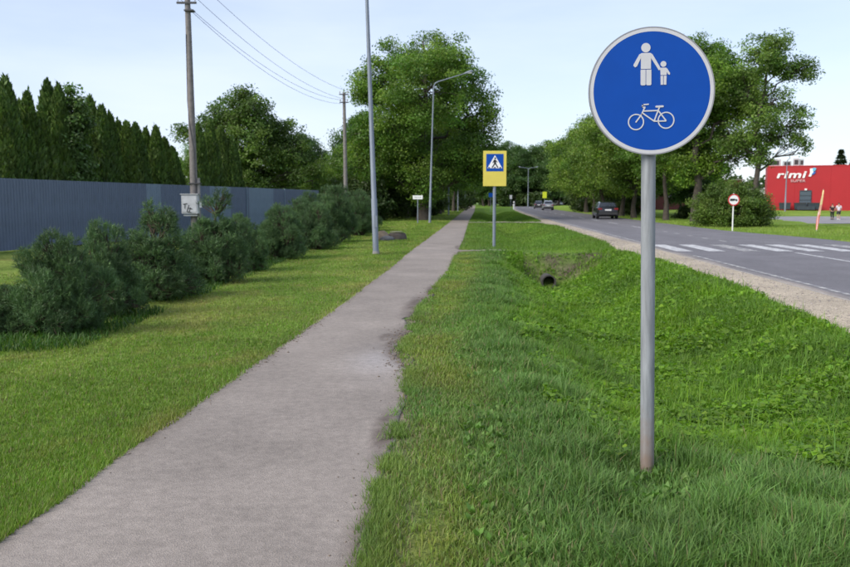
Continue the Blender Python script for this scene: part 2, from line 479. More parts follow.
tcg = turf_color(XX, YY).reshape(-1, 3)
xf, yf = XX.ravel(), YY.ravel()
latf = lat_of(xf, yf)
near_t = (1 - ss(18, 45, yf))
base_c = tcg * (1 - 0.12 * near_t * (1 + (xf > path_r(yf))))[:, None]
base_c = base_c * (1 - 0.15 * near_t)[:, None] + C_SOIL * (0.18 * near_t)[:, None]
# bare soil: culvert headwall, strip at the path edge
dR = xf - path_r(yf)
soil = np.clip(1 - np.abs(dR) / 0.16, 0, 1) * (yf < 40) * (yf > -5)
soil = np.maximum(soil, np.clip(1 - np.abs(xf - path_l(yf)) / 0.14, 0, 1) * 0.7 * (yf < 40))
head = ss(23.2, 23.8, yf) * (1 - ss(24.4, 24.9, yf)) * ss(0.7, 1.3, latf) * (1 - ss(3.6, 4.1, latf))
soil = np.maximum(soil, head * np.clip(fbm(xf * 1.6, yf * 1.6, 77) * 2.2 - 0.35, 0, 1))
base_c = lerp(base_c, np.array([0.19, 0.155, 0.115]) * (1 - 0.55 * head)[:, None], np.clip(soil, 0, 1))
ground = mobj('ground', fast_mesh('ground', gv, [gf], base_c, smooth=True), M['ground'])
tag(ground, 'grass covered ground with a shallow roadside ditch', kind='structure')

def strip(name, xl, xr, ys_, mat, z, ncol=10, color=None, wob=0.0, seed=5, kind='structure', label=None, wr=None):
    """a sheet between two edges, laid over the ground"""
    ys_ = np.asarray(ys_, float)
    wl_ = (fbm(ys_ * 2.3, ys_ * 0 + 3.3, seed, 5) - 0.5) * 2 * wob
    wr_ = (fbm(ys_ * 2.3, ys_ * 0 + 9.7, seed + 7, 5) - 0.5) * 2 * (wob if wr is None else wr)
    a = xl + wl_; b = xr + wr_
    t = np.linspace(0, 1, ncol + 1)
    X = a[:, None] * (1 - t) + b[:, None] * t
    Y = np.repeat(ys_[:, None], ncol + 1, 1)
    Z = z(X, Y) if callable(z) else np.full(X.shape, z)
    X = np.concatenate([X[:, :1], X, X[:, -1:]], 1); Y = np.concatenate([Y[:, :1], Y, Y[:, -1:]], 1)
    Z = np.concatenate([Z[:, :1] - 0.03, Z, Z[:, -1:] - 0.03], 1)
    v = np.stack([X, Y, Z], -1).reshape(-1, 3)
    i = np.arange(v.shape[0]).reshape(X.shape)
    f = np.stack([i[:-1, :-1], i[:-1, 1:], i[1:, 1:], i[1:, :-1]], -1).reshape(-1, 4)
    col = color(X, Y).reshape(-1, 3) if color else None
    o = mobj(name, fast_mesh(name, v, [f], col), mat)
    tag(o, label, kind=kind)
    return o

# cycle path
def path_color(X, Y):
    base = np.array([0.240, 0.209, 0.184])
    n1 = fbm(X * 0.8, Y * 0.35, 61); n2 = fbm(X * 3, Y * 2.5, 62)
    c = np.broadcast_to(base, X.shape + (3,)) * (0.9 + 0.22 * n1 + 0.1 * (n2 - 0.5))[..., None]
    dl = X - path_l(Y); dr = path_r(Y) - X
    e = np.clip(1 - np.minimum(dl, dr) / 0.16, 0, 1) * np.clip(n2 * 2.2 - 0.6, 0, 1)
    c = lerp(c, np.array([0.17, 0.14, 0.115]), e * 0.7)
    # pale silt washed out from the broken edge
    s = np.exp(-(((X + 0.42) / 0.28) ** 2 + ((Y - 8.0) / 0.75) ** 2)) * (0.35 + n2)
    c = lerp(c, np.array([0.29, 0.27, 0.265]), np.clip(s * 0.75, 0, 0.7))
    # soil spread over the broken edge
    n3 = fbm(X * 7, Y * 5, 64); so = 0
    for cx, cy, rx, ry in ((-0.20, 8.8, 0.22, 0.9), (-0.06, 11.6, 0.22, 1.6), (-0.42, 9.3, 0.09, 0.25), (0.12, 14.0, 0.1, 0.9), (-0.27, 5.4, 0.07, 0.5), (-0.25, 3.6, 0.08, 0.5), (1.12, 27.5, 0.1, 1.2)):
        so = np.maximum(so, 1.25 - np.sqrt(((X - cx) / rx) ** 2 + ((Y - cy) / ry) ** 2) * (0.55 + 0.7 * n3))
    return lerp(c, np.array([0.105, 0.083, 0.07]), np.clip(so * 2.0, 0, 0.95) * np.clip(2.2 * n3 - 0.25, 0, 1))
pys = np.concatenate([np.arange(-8, 2.6, 0.3), np.arange(2.6, 34, 0.06), np.arange(34, 40, 0.25), np.arange(40, 120, 1.0), np.arange(120, 300, 4.0)])
jag = (ss(7.2, 8.2, pys) * (1 - ss(12.5, 14.5, pys)) * 0.9 + 0.1) * ((fbm(pys * 5.5, pys * 0, 301, 5) - 0.5) * 0.50) * (pys < 40)
strip('cycle_path', path_l(pys), path_r(pys) + jag, pys, M['path'], 0.006, 44, path_color, 0.022, 11, label='grey asphalt foot and cycle path')

# dirt crossings from the path to the road
def xing(name, y0, y1, x0f, x1f, z, mat, seed, label, fl=1.0):
    xs = np.linspace(0, 1, 60)
    v = []; f = []
    for i, t in enumerate(xs):
        yc0 = y0 + (fbm(t * 9, seed, seed) - 0.5) * 0.35; yc1 = y1 + (fbm(t * 9, seed + 5.5, seed + 2) - 0.5) * 0.35
        flare = fl * 0.9 * max(0, t - 0.72) / 0.28
        yc0 -= flare * 1.3; yc1 += flare * 1.6
        x = x0f + (x1f - x0f) * t
        for k in range(5):
            yy = yc0 + (yc1 - yc0) * k / 4
            v.append((x, yy, float(height(x, yy)) + z if t < 0.97 else (0.02 if fl > 0 else float(height(x, yy)) - 0.02)))
    for i in range(59):
        for k in range(4):
            a = i * 5 + k
            f.append((a, a + 5, a + 6, a + 1))
    me = bpy.data.meshes.new(name); me.from_pydata(v, [], f)
    return tag(mobj(name, me, mat), label, kind='structure')
xing('footpath_crossing', 25.5, 26.05, path_r(25.8) - 0.05, path_r(25.8) + 1.5, 0.010, M['sand'], 3, 'sandy trodden crossing over the ditch', 0.0)
xing('footpath_crossing', 58.4, 60.6, path_r(59) - 0.05, 59 * K + 5.1, 0.03, M['sand'], 8, 'far sandy crossing over the ditch')

# gravel shoulder and road
gys = np.concatenate([np.arange(-10, 40, 0.12), np.arange(40, 120, 0.8), np.arange(120, 330, 4)])
strip('gravel_shoulder', road_x(gravel_l(gys), gys), road_x(ROAD_L + 0.06, gys), gys, M['gravel'],
      lambda X, Y: 0.022 - 0.03 * np.clip((gravel_l(Y) + 0.35 - (X - K * Y - shift(Y))) / 0.35, 0, 1), 10, None, 0.22, 31, label='sandy gravel shoulder of the road', wr=0.0)
rys = np.concatenate([np.arange(-10, 60, 0.25), np.arange(60, 140, 1.0), np.arange(140, 700, 5)])
def road_color(X, Y):
    l_ = X - K * Y - shift(Y)
    n1 = fbm(l_ * 0.7, Y * 0.07, 71); n2 = fbm(l_ * 2, Y * 0.6, 75)
    c = np.broadcast_to(np.array([0.148, 0.143, 0.155]), X.shape + (3,)) * (0.86 + 0.28 * n1 + 0.08 * (n2 - 0.5))[..., None]
    wheel = np.exp(-((l_ - 6.8) / 0.3) ** 2) + np.exp(-((l_ - 8.4) / 0.3) ** 2) + np.exp(-((l_ - 10.2) / 0.3) ** 2) + np.exp(-((l_ - 11.8) / 0.3) ** 2)
    c = c * (1 - 0.07 * wheel)[..., None]
    dusty = np.clip(1 - (l_ - ROAD_L) / 0.35, 0, 1) * np.clip(n2 * 2.2 - 0.5, 0, 1)
    return lerp(c, np.array([0.30, 0.265, 0.235]), dusty * 0.8)
strip('road', road_x(ROAD_L, rys), road_x(road_rt(rys), rys), rys, M['road'], 0.037, 40, road_color, 0.03, 41, label='grey asphalt two lane road')
# thickness of the asphalt seen at the near edge
eb = MB()
ey = np.arange(-10, 60, 0.25)
ew = (fbm(ey * 2.3, ey * 0 + 3.3, 41, 5) - 0.5) * 2 * 0.03
ev = []; ef = []
for i, y in enumerate(ey):
    x = float(road_x(ROAD_L, y)) + ew[i]
    ev += [(x, y, 0.0368), (x - 0.035, y, 0.0)]
    if i: ef.append((2 * i - 2, 2 * i - 1, 2 * i + 1, 2 * i))
eb.add(ev, ef)
tag(eb.build('road_edge', M['road_edge'] if 'road_edge' in M else M['concrete']), 'crumbled pale edge of the asphalt', kind='structure')

# painted markings (sheets 4 mm above the asphalt)
def marking(l0, l1, y0, y1, mat=None, z=0.0412):
    yy = np.linspace(y0, y1, max(2, int((y1 - y0) / 2) + 2))
    v = []; f = []
    for i, y in enumerate(yy):
        v += [(float(road_x(l0, y)), y, z), (float(road_x(l1, y)), y, z)]
        if i: f.append((2 * i - 2, 2 * i - 1, 2 * i + 1, 2 * i))
    me = bpy.data.meshes.new('road_marking'); me.from_pydata(v, [], f)
    return tag(mobj('road_marking', me, mat or M['paint']), 'worn white paint on the asphalt road', kind='structure')
for l_, wn_ in ((6.02, 0), (7.0, 0), (8.05, 1), (9.05, 0), (10.0, 0), (11.0, 0), (12.0, 1)):
    marking(l_, l_ + 0.52, 24.9, 28.7, M['paint_worn'] if wn_ else M['paint'])
marking(9.3, 9.42, -8, 24.2)                                           # solid centre line before the crossing
for k in range(5): marking(9.26, 9.40, 31.0 + k * 2.4, 31.9 + k * 2.4, M['paint_worn'])
for k in range(30): marking(9.28, 9.40, 46 + k * 9, 50 + k * 9)
marking(6.0, 6.1, 30, 260, M['paint_worn'])                             # edge line
marking(6.0, 6.1, -8, 23, M['paint_worn'])

# loose stones on the shoulder (uncountable)
rng = np.random.default_rng(5)
N = 2600
sy = 6 * (60 / 6) ** rng.random(N)
sl = gravel_l(sy) + 0.05 + rng.random(N) ** 1.2 * (ROAD_L - gravel_l(sy) - 0.1)
sx = sl + K * sy
sr = (0.006 + 0.016 * rng.random(N) ** 3) * (1 + sy / 60)
o6 = np.array([(1, 0, 0), (0, 1, 0), (-1, 0, 0), (0, -1, 0), (0, 0, 0.7), (0, 0, -0.7)], float)
an = rng.random(N) * 6.28
ov = o6[None] * sr[:, None, None] * (0.7 + 0.6 * rng.random((N, 6, 1)))
ca, sa = np.cos(an)[:, None], np.sin(an)[:, None]
pv = np.stack([ov[..., 0] * ca - ov[..., 1] * sa, ov[..., 0] * sa + ov[..., 1] * ca, ov[..., 2]], -1) + np.stack([sx, sy, np.full(N, 0.026)], -1)[:, None]
tri = np.array([(0, 1, 4), (1, 2, 4), (2, 3, 4), (3, 0, 4), (1, 0, 5), (2, 1, 5), (3, 2, 5), (0, 3, 5)])
pf = (tri[None] + (np.arange(N) * 6)[:, None, None]).reshape(-1, 3)
tag(mobj('pebbles', fast_mesh('pebbles', pv.reshape(-1, 3), [pf]), M['pebble']), 'loose pebbles on the gravel road shoulder', 'pebbles', kind='stuff')

# crumbs of soil and broken asphalt along the path edges (uncountable)
rng = np.random.default_rng(15)
N = 3000
cy_ = np.where(rng.random(N) < 0.55, 8.8 + rng.normal(size=N) * 1.0, 3 + 22 * rng.random(N) ** 1.3)
cx_ = path_r(cy_) - np.abs(rng.normal(size=N)) * 0.11 + 0.05
left_ = rng.random(N) < 0.15
cx_ = np.where(left_, path_l(cy_) + np.abs(rng.normal(size=N)) * 0.06, cx_)
sr = (0.0025 + 0.013 * rng.random(N) ** 3.5) * np.where(cy_ < 7, 0.5, 1.0)
ov = o6[None] * sr[:, None, None] * (0.7 + 0.6 * rng.random((N, 6, 1)))
pv = ov + np.stack([cx_, cy_, np.full(N, 0.008)], -1)[:, None]
pf = (tri[None] + (np.arange(N) * 6)[:, None, None]).reshape(-1, 3)
tag(mobj('soil_crumbs', fast_mesh('soil_crumbs', pv.reshape(-1, 3), [pf]), plain('soil_crumb', (0.15, 0.12, 0.095), 0.95, var=0.5, scale=4)), 'crumbs of soil and asphalt along the path edge', 'crumbs', kind='stuff')

# side road in front of the shop
v = []; f = []
for i, x in enumerate(np.linspace(33, 130, 30)):
    for k, (y, dz) in enumerate(((82.0, 0), (85.3, 0), (88.6, 0), (92, 0))):
        v.append((x, y + (92 - y) * max(0, (39 - x) / 6) * 0.6, float(height(x, y)) + 0.05))
for i in range(29):
    for k in range(3):
        a = i * 4 + k; f.append((a, a + 4, a + 5, a + 1))
me = bpy.data.meshes.new('side_road'); me.from_pydata(v, [], f)
tag(mobj('side_road', me, asphalt_mat('side_road_asphalt', (0.25, 0.245, 0.255), 0.2, 0.1)), 'pale asphalt service road before the red shop', kind='structure')
#NEXT

# ------------------------------------------------------------------ vegetation generators
def blades(pos, h, w, col, seed, lean=0.5, segs=2, up=None):
    """grass blades: pos (N,3), h, w (N,), col (N,3)"""
    rng = np.random.default_rng(seed)
    n = len(pos)
    a = rng.random(n) * 2 * PI
    side = np.stack([np.cos(a), np.sin(a), np.zeros(n)], -1)
    b = a + PI / 2 + (rng.random(n) - 0.5) * 1.2
    ln = (lean * rng.random(n) ** 0.7 * h)
    ld = np.stack([np.cos(b), np.sin(b), np.zeros(n)], -1) * ln[:, None]
    z = np.zeros((n, 3)); z[:, 2] = h
    hw = (w / 2)[:, None]
    if segs == 1:
        v = np.stack([pos - side * hw, pos + side * hw, pos + ld + z], 1)
        f = np.arange(n * 3).reshape(n, 3)
        return v.reshape(-1, 3), [f], np.repeat(col, 3, 0)
    mid = pos + ld * 0.32 + z * 0.6
    tipz = z * (1 - 0.25 * (ln / (h + 1e-6)))[:, None]
    v = np.stack([pos - side * hw, pos + side * hw, mid + side * hw * 0.75, mid - side * hw * 0.75, pos + ld + tipz], 1)
    i = np.arange(n)[:, None] * 5
    q = i + np.array([[0, 1, 2, 3]]); t = i + np.array([[3, 2, 4]])
    return v.reshape(-1, 3), [q, t], np.repeat(col, 5, 0)

def leaf_quads(pos, nrm, L, Wd, col, rng):
    """rhombic leaves: pos, nrm (N,3), L, Wd (N,), col (N,3)"""
    n = len(pos)
    r = rng.normal(size=(n, 3))
    t = r - nrm * (r * nrm).sum(1, keepdims=True)
    t /= np.linalg.norm(t, axis=1, keepdims=True) + 1e-9
    s = np.cross(nrm, t)
    Lh = (L / 2)[:, None]; Wh = (Wd / 2)[:, None]
    fold = nrm * Wh * 0.35
    v = np.stack([pos - t * Lh, pos + s * Wh + fold - t * Lh * 0.1, pos + t * Lh, pos - s * Wh + fold - t * Lh * 0.1], 1)
    f = np.arange(n * 4).reshape(n, 4)
    return v.reshape(-1, 3), [f], np.repeat(col, 4, 0)

def merge(parts):
    vs, fl, cs, b = [], [], [], 0
    for v, fs, c in parts:
        vs.append(v); cs.append(c)
        fl += [x + b for x in fs]; b += len(v)
    return np.concatenate(vs), fl, np.concatenate(cs)

def jitter(col, rng, amt=0.22, hue=0.08):
    n = len(col)
    k = 1 + (rng.random((n, 1)) - 0.5) * 2 * amt
    h_ = 1 + (rng.random((n, 3)) - 0.5) * 2 * hue
    return col * k * h_

def sample(n, y0, y1, fl, fr, rng, pw=0.0):
    """points between edge curves; pw=0: density ~1/y per metre of length"""
    y = y0 * (y1 / y0) ** rng.random(n)
    a, b = fl(y), fr(y)
    x = a + (b - a) * rng.random(n)
    return x, y

rng = np.random.default_rng(11)
# --- mown lawn left of the path
NL = 280000
x, y = sample(NL, 3.2, 60, lambda y: np.maximum(-0.58 * y - 0.4, -9.0), lambda y: path_l(y) + 0.05, rng)
keep = x < path_l(y) + 0.02 + 0.07 * (fbm(y * 1.4, y * 0, 91) - 0.3)
x, y = x[keep], y[keep]
e = np.clip(1 - (path_l(y) - x) / 0.22, 0, 1)
h = (0.011 + 0.019 * rng.random(len(x))) * (1 + 0.5 * fbm(x * 2, y * 2, 5)) * (1 + 0.55 * e) * (1 + y / 90)
w = 0.0034 * (1 + y / 4.5)
c = jitter(turf_color(x, y), rng, 0.3, 0.1)
dry = rng.random(len(x)) < 0.10
c[dry] = jitter(np.tile(np.array([0.21, 0.18, 0.085]), (dry.sum(), 1)), rng)
v, f, cc = blades(np.stack([x, y, height(x, y) - 0.004], -1), h, w, c, 1, 0.9, 1)
tag(mobj('lawn_grass', fast_mesh('lawn_grass', v, f, cc), M['blade']), 'short mown grass on the lawn left of the path', 'grass', kind='stuff')

# --- verge between path and ditch and the near bank across the front
NV = 250000
x, y = sample(NV, 2.7, 24.7, lambda y: path_r(y) - 0.08, lambda y: np.where(y < 5.6, np.minimum(0.62 * y + 0.6, 4.6), K * y + 1.35), rng)
edge = x - path_r(y)
keep = edge > -0.07 + 0.12 * np.clip(fbm(y * 1.9, y * 0 + 2, 93) - 0.4, 0, 1) * 2 + 0.05 * rng.random(len(x))
thin = np.clip((edge + 0.1) / 0.4, 0.45, 1)
keep &= rng.random(len(x)) < thin
bare = fbm(x * 2.1, y * 1.6, 97)
keep &= ~((bare > 0.66) & (rng.random(len(x)) < 0.7))
x, y = x[keep], y[keep]; edge = edge[keep]
n1 = fbm(x * 1.1, y * 1.1, 101); lat = lat_of(x, y)
h = (0.035 + 0.05 * rng.random(len(x))) + 0.10 * np.clip((edge - 0.35) / 0.7, 0, 1) * (0.25 + n1) * (0.45 + 0.8 * rng.random(len(x)))
tuft = np.clip((fbm(x * 3.3, y * 3.3, 111) - 0.42) * 5, 0, 1) * np.clip((edge - 0.3) / 0.8, 0, 1)
h = h * (0.72 + 0.5 * tuft) * (0.35 + 0.65 * np.clip(np.hypot((x - 1.27) / 0.35, (y - 4.35) / 0.5), 0, 1))
w = (0.0026 + 0.0028 * rng.random(len(x))) * (1 + y / 7.0)
c = jitter(turf_color(x, y), rng, 0.3, 0.1)
dry = rng.random(len(x)) < 0.13 * (1.2 - np.clip(edge / 1.2, 0, 1))
c[dry] = jitter(np.tile(np.array([0.23, 0.195, 0.10]), (dry.sum(), 1)), rng)
v, f, cc = blades(np.stack([x, y, height(x, y) - 0.006], -1), h, w, c, 2, 0.85, 2)
# short blades creeping over the asphalt edge
ne = 26000
ye = 2.8 * (24 / 2.8) ** rng.random(ne)
xe = path_r(ye) + rng.normal(size=ne) * 0.045 + 0.02
ke = fbm(xe * 2, ye * 2.2, 221) > 0.40
xe, ye = xe[ke], ye[ke]
ce = jitter(turf_color(xe + 0.1, ye), rng, 0.3)
v1, f1, c1 = blades(np.stack([xe, ye, np.full(len(xe), -0.004)], -1), 0.022 + 0.045 * rng.random(len(xe)), (0.003 + 0.002 * rng.random(len(xe))) * (1 + ye / 8), ce, 12, 1.2, 1)
v, f, cc = merge([(v, f, cc), (v1, f1, c1)])
# broad leaved weeds (dandelion, plantain, sorrel) standing in the near grass
NW = 2600
wx, wy = sample(NW, 3.0, 9, lambda y: path_r(y) + 0.45, lambda y: np.minimum(0.6 * y, 4.4), rng)
cl = fbm(wx * 1.2, wy * 1.2, 131) + 0.5 * (rng.random(len(wx)) - 0.5) > 0.5
wx, wy = wx[cl], wy[cl]
parts = [(v, f, cc)]
for k in range(6):
    n = len(wx)
    a = rng.random(n) * 6.28; t = 0.35 + 0.5 * rng.random(n); L = 0.02 + 0.045 * rng.random(n) ** 1.5
    d = np.stack([np.cos(a) * np.sin(t), np.sin(a) * np.sin(t), np.cos(t)], -1)
    s_ = np.stack([-np.sin(a), np.cos(a), np.zeros(n)], -1)
    p0 = np.stack([wx, wy, height(wx, wy)], -1)
    wd = L * (0.2 + 0.2 * rng.random(n))
    q = np.stack([p0, p0 + d * (L * 0.55)[:, None] + s_ * wd[:, None], p0 + d * (L * 1.1)[:, None] * np.array([1, 1, 0.9]), p0 + d * (L * 0.55)[:, None] - s_ * wd[:, None]], 1)
    q[:, :, 2] += 0.02
    colw = jitter(np.tile(np.array([0.12, 0.225, 0.045]), (n, 1)), rng, 0.25)
    parts.append((q.reshape(-1, 3), [np.arange(n * 4).reshape(n, 4)], np.repeat(colw, 4, 0)))
v, f, cc = merge(parts)
tag(mobj('verge_grass', fast_mesh('verge_grass', v, f, cc), M['blade']), 'long bluish green grass between the path and the ditch', 'grass', kind='stuff')

# --- ditch: ground cover of small round leaves and rank grass
ND = 270000
x, y = sample(ND, 4.7, 24.6, lambda y: K * y + 0.3, lambda y: K * y + gravel_l(y) - 0.02, rng)
lat = lat_of(x, y)
n1 = fbm(x * 0.8, y * 0.8, 141); n2 = fbm(x * 2.3, y * 2.3, 145)
keep = (lat + (n1 - 0.5) * 1.0 > 0.55 + 0.3 * ss(9, 14, y)) & (y + (n2 - 0.5) * 1.5 > 4.75)
keep &= ~((fbm(x * 1.5, y * 1.5, 149) > 0.74) & (rng.random(len(x)) < 0.6))
keep &= ~((np.abs(x - 3.5) < 0.3) & (y > 22.3) & (y < 23.6))
headz = (y > 23.0) & (y < 24.9) & (lat > 0.8) & (lat < 4.0)
keep &= ~(headz & (rng.random(len(x)) < 0.7)) & ~((y > 23.9) & (lat < 4) & (rng.random(len(x)) < 0.6))
x, y, lat, n1, n2 = x[keep], y[keep], lat[keep], n1[keep], n2[keep]
cover = (rng.random(len(x)) < 0.10 + 0.74 * ss(0.38, 0.52, n1 + 0.25 * (n2 - 0.5)) * (1 - 0.75 * ss(2.4, 3.6, lat)) * (1 - 0.6 * ss(10, 17, y)))
g = ~cover
z0 = height(x, y)
hc = 0.03 + 0.15 * n2 * rng.random(len(x))
pc = np.stack([x, y, z0 + hc], -1)[cover]
nn = rng.normal(size=(len(pc), 3)) * 0.45; nn[:, 2] += 1.0; nn /= np.linalg.norm(nn, axis=1, keepdims=True)
Lc = (0.012 + 0.036 * rng.random(len(pc)) ** 2.2) * (1 + y[cover] / 11)
colc = jitter(lerp(C_BANK * 0.9, C_LUSH * 1.1, np.clip(rng.random(len(pc)) * 1.2, 0, 1)), rng, 0.25)
p1 = leaf_quads(pc, nn, Lc, Lc * 0.8, colc, rng)
hg = 0.05 + 0.13 * rng.random(g.sum()) * (0.4 + n1[g])
tall = rng.random(g.sum()) < 0.04
hg = np.where(tall, hg * 1.9, hg)
p2 = blades(np.stack([x, y, z0 - 0.006], -1)[g], hg, (0.003 + 0.003 * rng.random(g.sum())) * (1 + y[g] / 8), jitter(turf_color(x, y)[g], rng, 0.3), 3, 0.9, 2)
v, f, cc = merge([p1, p2])
tag(mobj('ditch_plants', fast_mesh('ditch_plants', v, f, cc), M['blade']), 'lush bright green ground cover in the ditch', 'plants', kind='stuff')

# --- grass further along: banks of the next ditches and the right verge of the road
NF = 70000
x, y = sample(NF, 24.4, 120, lambda y: path_r(y), lambda y: K * y + gravel_l(y), rng)
lat = lat_of(x, y)
keep = ~((y > 25.3) & (y < 26.2) & (rng.random(len(x)) < 0.55 + 0.4 * (lat < 1.2))) & ~((y < 25.4) & (rng.random(len(x)) < 0.5)) & ~((y > 58.2) & (y < 60.8)) & ~((y < 25.4) & (lat > 4.2))
x, y = x[keep], y[keep]
x2, y2 = sample(60000, 16, 90, lambda y: K * y + road_rt(y) + 0.05, lambda y: K * y + 24, rng)
x3, y3 = sample(20000, 30, 140, lambda y: K * y - 14, lambda y: path_l(y), rng)
x = np.concatenate([x, x2, x3]); y = np.concatenate([y, y2, y3])
n = len(x)
h = (0.05 + 0.08 * rng.random(n)) * (0.7 + 0.6 * fbm(x, y, 155)) * np.where(y < 25.7, 0.4, 1.0)
v, f, cc = blades(np.stack([x, y, height(x, y) - 0.01], -1), h, 0.010 * (0.6 + y / 24), jitter(turf_color(x, y), rng, 0.3), 4, 0.8, 1)
tag(mobj('roadside_grass', fast_mesh('roadside_grass', v, f, cc), M['blade']), 'grass on the banks further along the road', 'grass', kind='stuff')

# ------------------------------------------------------------------ trees
def tube_np(pts, rad, n=7):
    pts = np.asarray(pts, float); k = len(pts)
    t = np.gradient(pts, axis=0); t /= np.linalg.norm(t, axis=1, keepdims=True) + 1e-9
    ref = np.array([0.31, 0.95, 0.05])
    u = np.cross(t, ref); u /= np.linalg.norm(u, axis=1, keepdims=True) + 1e-9
    w = np.cross(t, u)
    a = np.linspace(0, 2 * PI, n, endpoint=False)
    ring = pts[:, None] + (u[:, None] * np.cos(a)[None, :, None] + w[:, None] * np.sin(a)[None, :, None]) * np.asarray(rad)[:, None, None]
    i = np.arange(k * n).reshape(k, n)
    j = np.roll(i, -1, axis=1)
    f = np.stack([i[:-1], j[:-1], j[1:], i[1:]], -1).reshape(-1, 4)
    return ring.reshape(-1, 3), f

def bent(p0, p1, rng, k=5, amt=0.12, sag=0.0):
    p0 = np.asarray(p0, float); p1 = np.asarray(p1, float)
    t = np.linspace(0, 1, k)[:, None]
    d = np.linalg.norm(p1 - p0)
    off = rng.normal(size=(k, 3)) * amt * d * 0.35; off[0] = 0; off[-1] = 0
    p = p0 + (p1 - p0) * t + off
    p[:, 2] += sag * d * (t[:, 0] * (1 - t[:, 0])) * 2
    return p

def grow(seed, lobes, trunk_h, trunk_r, n_clump=120, per=150, leaf=0.17, clump_r=0.62, col=(0.05, 0.085, 0.02), col2=None,
         trunk_top=None, lean=(0, 0), shell=0.5, twig=True, flat=0.75, trunks=1):
    """returns (trunk mesh, crown mesh). lobes = [(x, y, z, rx, ry, rz), ...] in metres from the base"""
    rng = np.random.default_rng(seed)
    lobes = np.array(lobes, float)
    vol = (lobes[:, 3] * lobes[:, 4] * lobes[:, 5]) ** 0.72
    pick = rng.choice(len(lobes), n_clump, p=vol / vol.sum())
    d = rng.normal(size=(n_clump, 3)); d /= np.linalg.norm(d, axis=1, keepdims=True)
    rad = (shell + (1 - shell) * rng.random(n_clump) ** 0.6) * (0.86 + 0.3 * rng.random(n_clump))
    cc = lobes[pick, :3] + d * lobes[pick, 3:] * rad[:, None]
    keep = cc[:, 2] > trunk_h * 0.55
    cc, d, pick = cc[keep], d[keep], pick[keep]
    nC = len(cc)
    cr = clump_r * (0.6 + 0.8 * rng.random(nC))
    npc = np.maximum(20, (per * (cr / clump_r) ** 2).astype(int))
    ci = np.repeat(np.arange(nC), npc)
    N = len(ci)
    # leaves sit on short sprays inside the clump: a few directions each
    off = rng.normal(size=(N, 3)); off /= np.linalg.norm(off, axis=1, keepdims=True)
    off *= (rng.random(N) ** 0.45)[:, None] * cr[ci][:, None]
    spray = np.floor(rng.random(N) * 7)
    ang = spray * 0.9 + ci * 1.7
    sdir = np.stack([np.cos(ang), np.sin(ang), 0.35 * np.sin(ang * 2.3)], -1)
    off += sdir * (cr[ci] * 0.55 * rng.random(N))[:, None]
    off[:, 2] *= flat
    off[:, 2] -= 0.12 * np.linalg.norm(off[:, :2], axis=1)
    pos = cc[ci] + off
    out = d[ci] * 0.5 + rng.normal(size=(N, 3)) * 0.7; out[:, 2] += 0.45
    out /= np.linalg.norm(out, axis=1, keepdims=True)
    L = leaf * (0.65 + 0.7 * rng.random(N))
    col = np.array(col); col2 = np.array(col2) if col2 is not None else col * np.array([1.35, 1.22, 0.9])
    mixc = rng.random(nC)
    cb = lerp(col, col2, mixc ** 1.5) * (0.75 + 0.5 * rng.random(nC))[:, None]
    lc = jitter(cb[ci], rng, 0.25, 0.08)
    v, f, c = leaf_quads(pos, out, L, L * 0.62, lc, rng)
    crown = fast_mesh('crown', v, f, c)
    # wood
    tv, tf, b = [], [], 0
    def addt(p, r, n=7):
        nonlocal b
        vv, ff = tube_np(p, r, n); tv.append(vv); tf.append(ff + b); b += len(vv)
    top_z = trunk_top or float((lobes[:, 2] + lobes[:, 5] * 0.55).max())
    for q in range(trunks):
        ox = 0 if q == 0 else rng.normal() * 0.5; oy = 0 if q == 0 else rng.normal() * 0.5
        top = np.array([lean[0] + ox * 2.2, lean[1] + oy * 2.2, top_z * (1 if q == 0 else 0.8)])
        tp = bent((ox * 0.5, oy * 0.5, -0.15), top, rng, 9, 0.045)
        zt = np.linspace(0, 1, 9)
        addt(tp, trunk_r * (1 - 0.86 * zt) * (1 + 0.55 * np.exp(-zt * 30)) * (1 if q == 0 else 0.7), 10)
        if q == 0: T = tp
    def trunk_at(z): return np.array([np.interp(z, T[:, 2], T[:, 0]), np.interp(z, T[:, 2], T[:, 1]), z])
    for i, lb in enumerate(lobes):
        z0 = float(np.clip(lb[2] - 0.55 * np.hypot(lb[0] - lean[0], lb[1] - lean[1]) - 0.4 * lb[5], trunk_h * 0.8, top_z * 0.9))
        a = trunk_at(z0); c_ = lb[:3]
        lr = trunk_r * 0.42 * (1 - 0.55 * z0 / (top_z + 0.01))
        mp_ = bent(a, c_, rng, 6, 0.12, 0.12)
        addt(mp_, np.linspace(lr, lr * 0.45, 6), 6)
        mine = np.where(pick == i)[0]
        for k in mine[:: max(1, len(mine) // 16)] if twig else []:
            s = mp_[rng.integers(2, 6)]
            addt(bent(s, cc[k], rng, 4, 0.15, 0.1), np.linspace(lr * 0.32, 0.012, 4), 4)
    trunk = fast_mesh('trunk', np.concatenate(tv), [np.concatenate(tf)], smooth=True)
    return trunk, crown

def tree(name, meshes, loc, rz, sc, label, cat='tree', group=None, leafm='leaf', barkm='bark', crown_name='crown', trunk_name='trunk'):
    x, y = loc[0], loc[1]
    z = float(height(x, y)) if len(loc) < 3 else loc[2]
    t = empty(name, (x, y, z), rz)
    t.scale = (sc, sc, sc) if not hasattr(sc, '__len__') else sc
    if meshes[0] is not None: mobj(trunk_name, meshes[0], M[barkm], t)
    mobj(crown_name, meshes[1], M[leafm], t)
    return tag(t, label, cat, group)

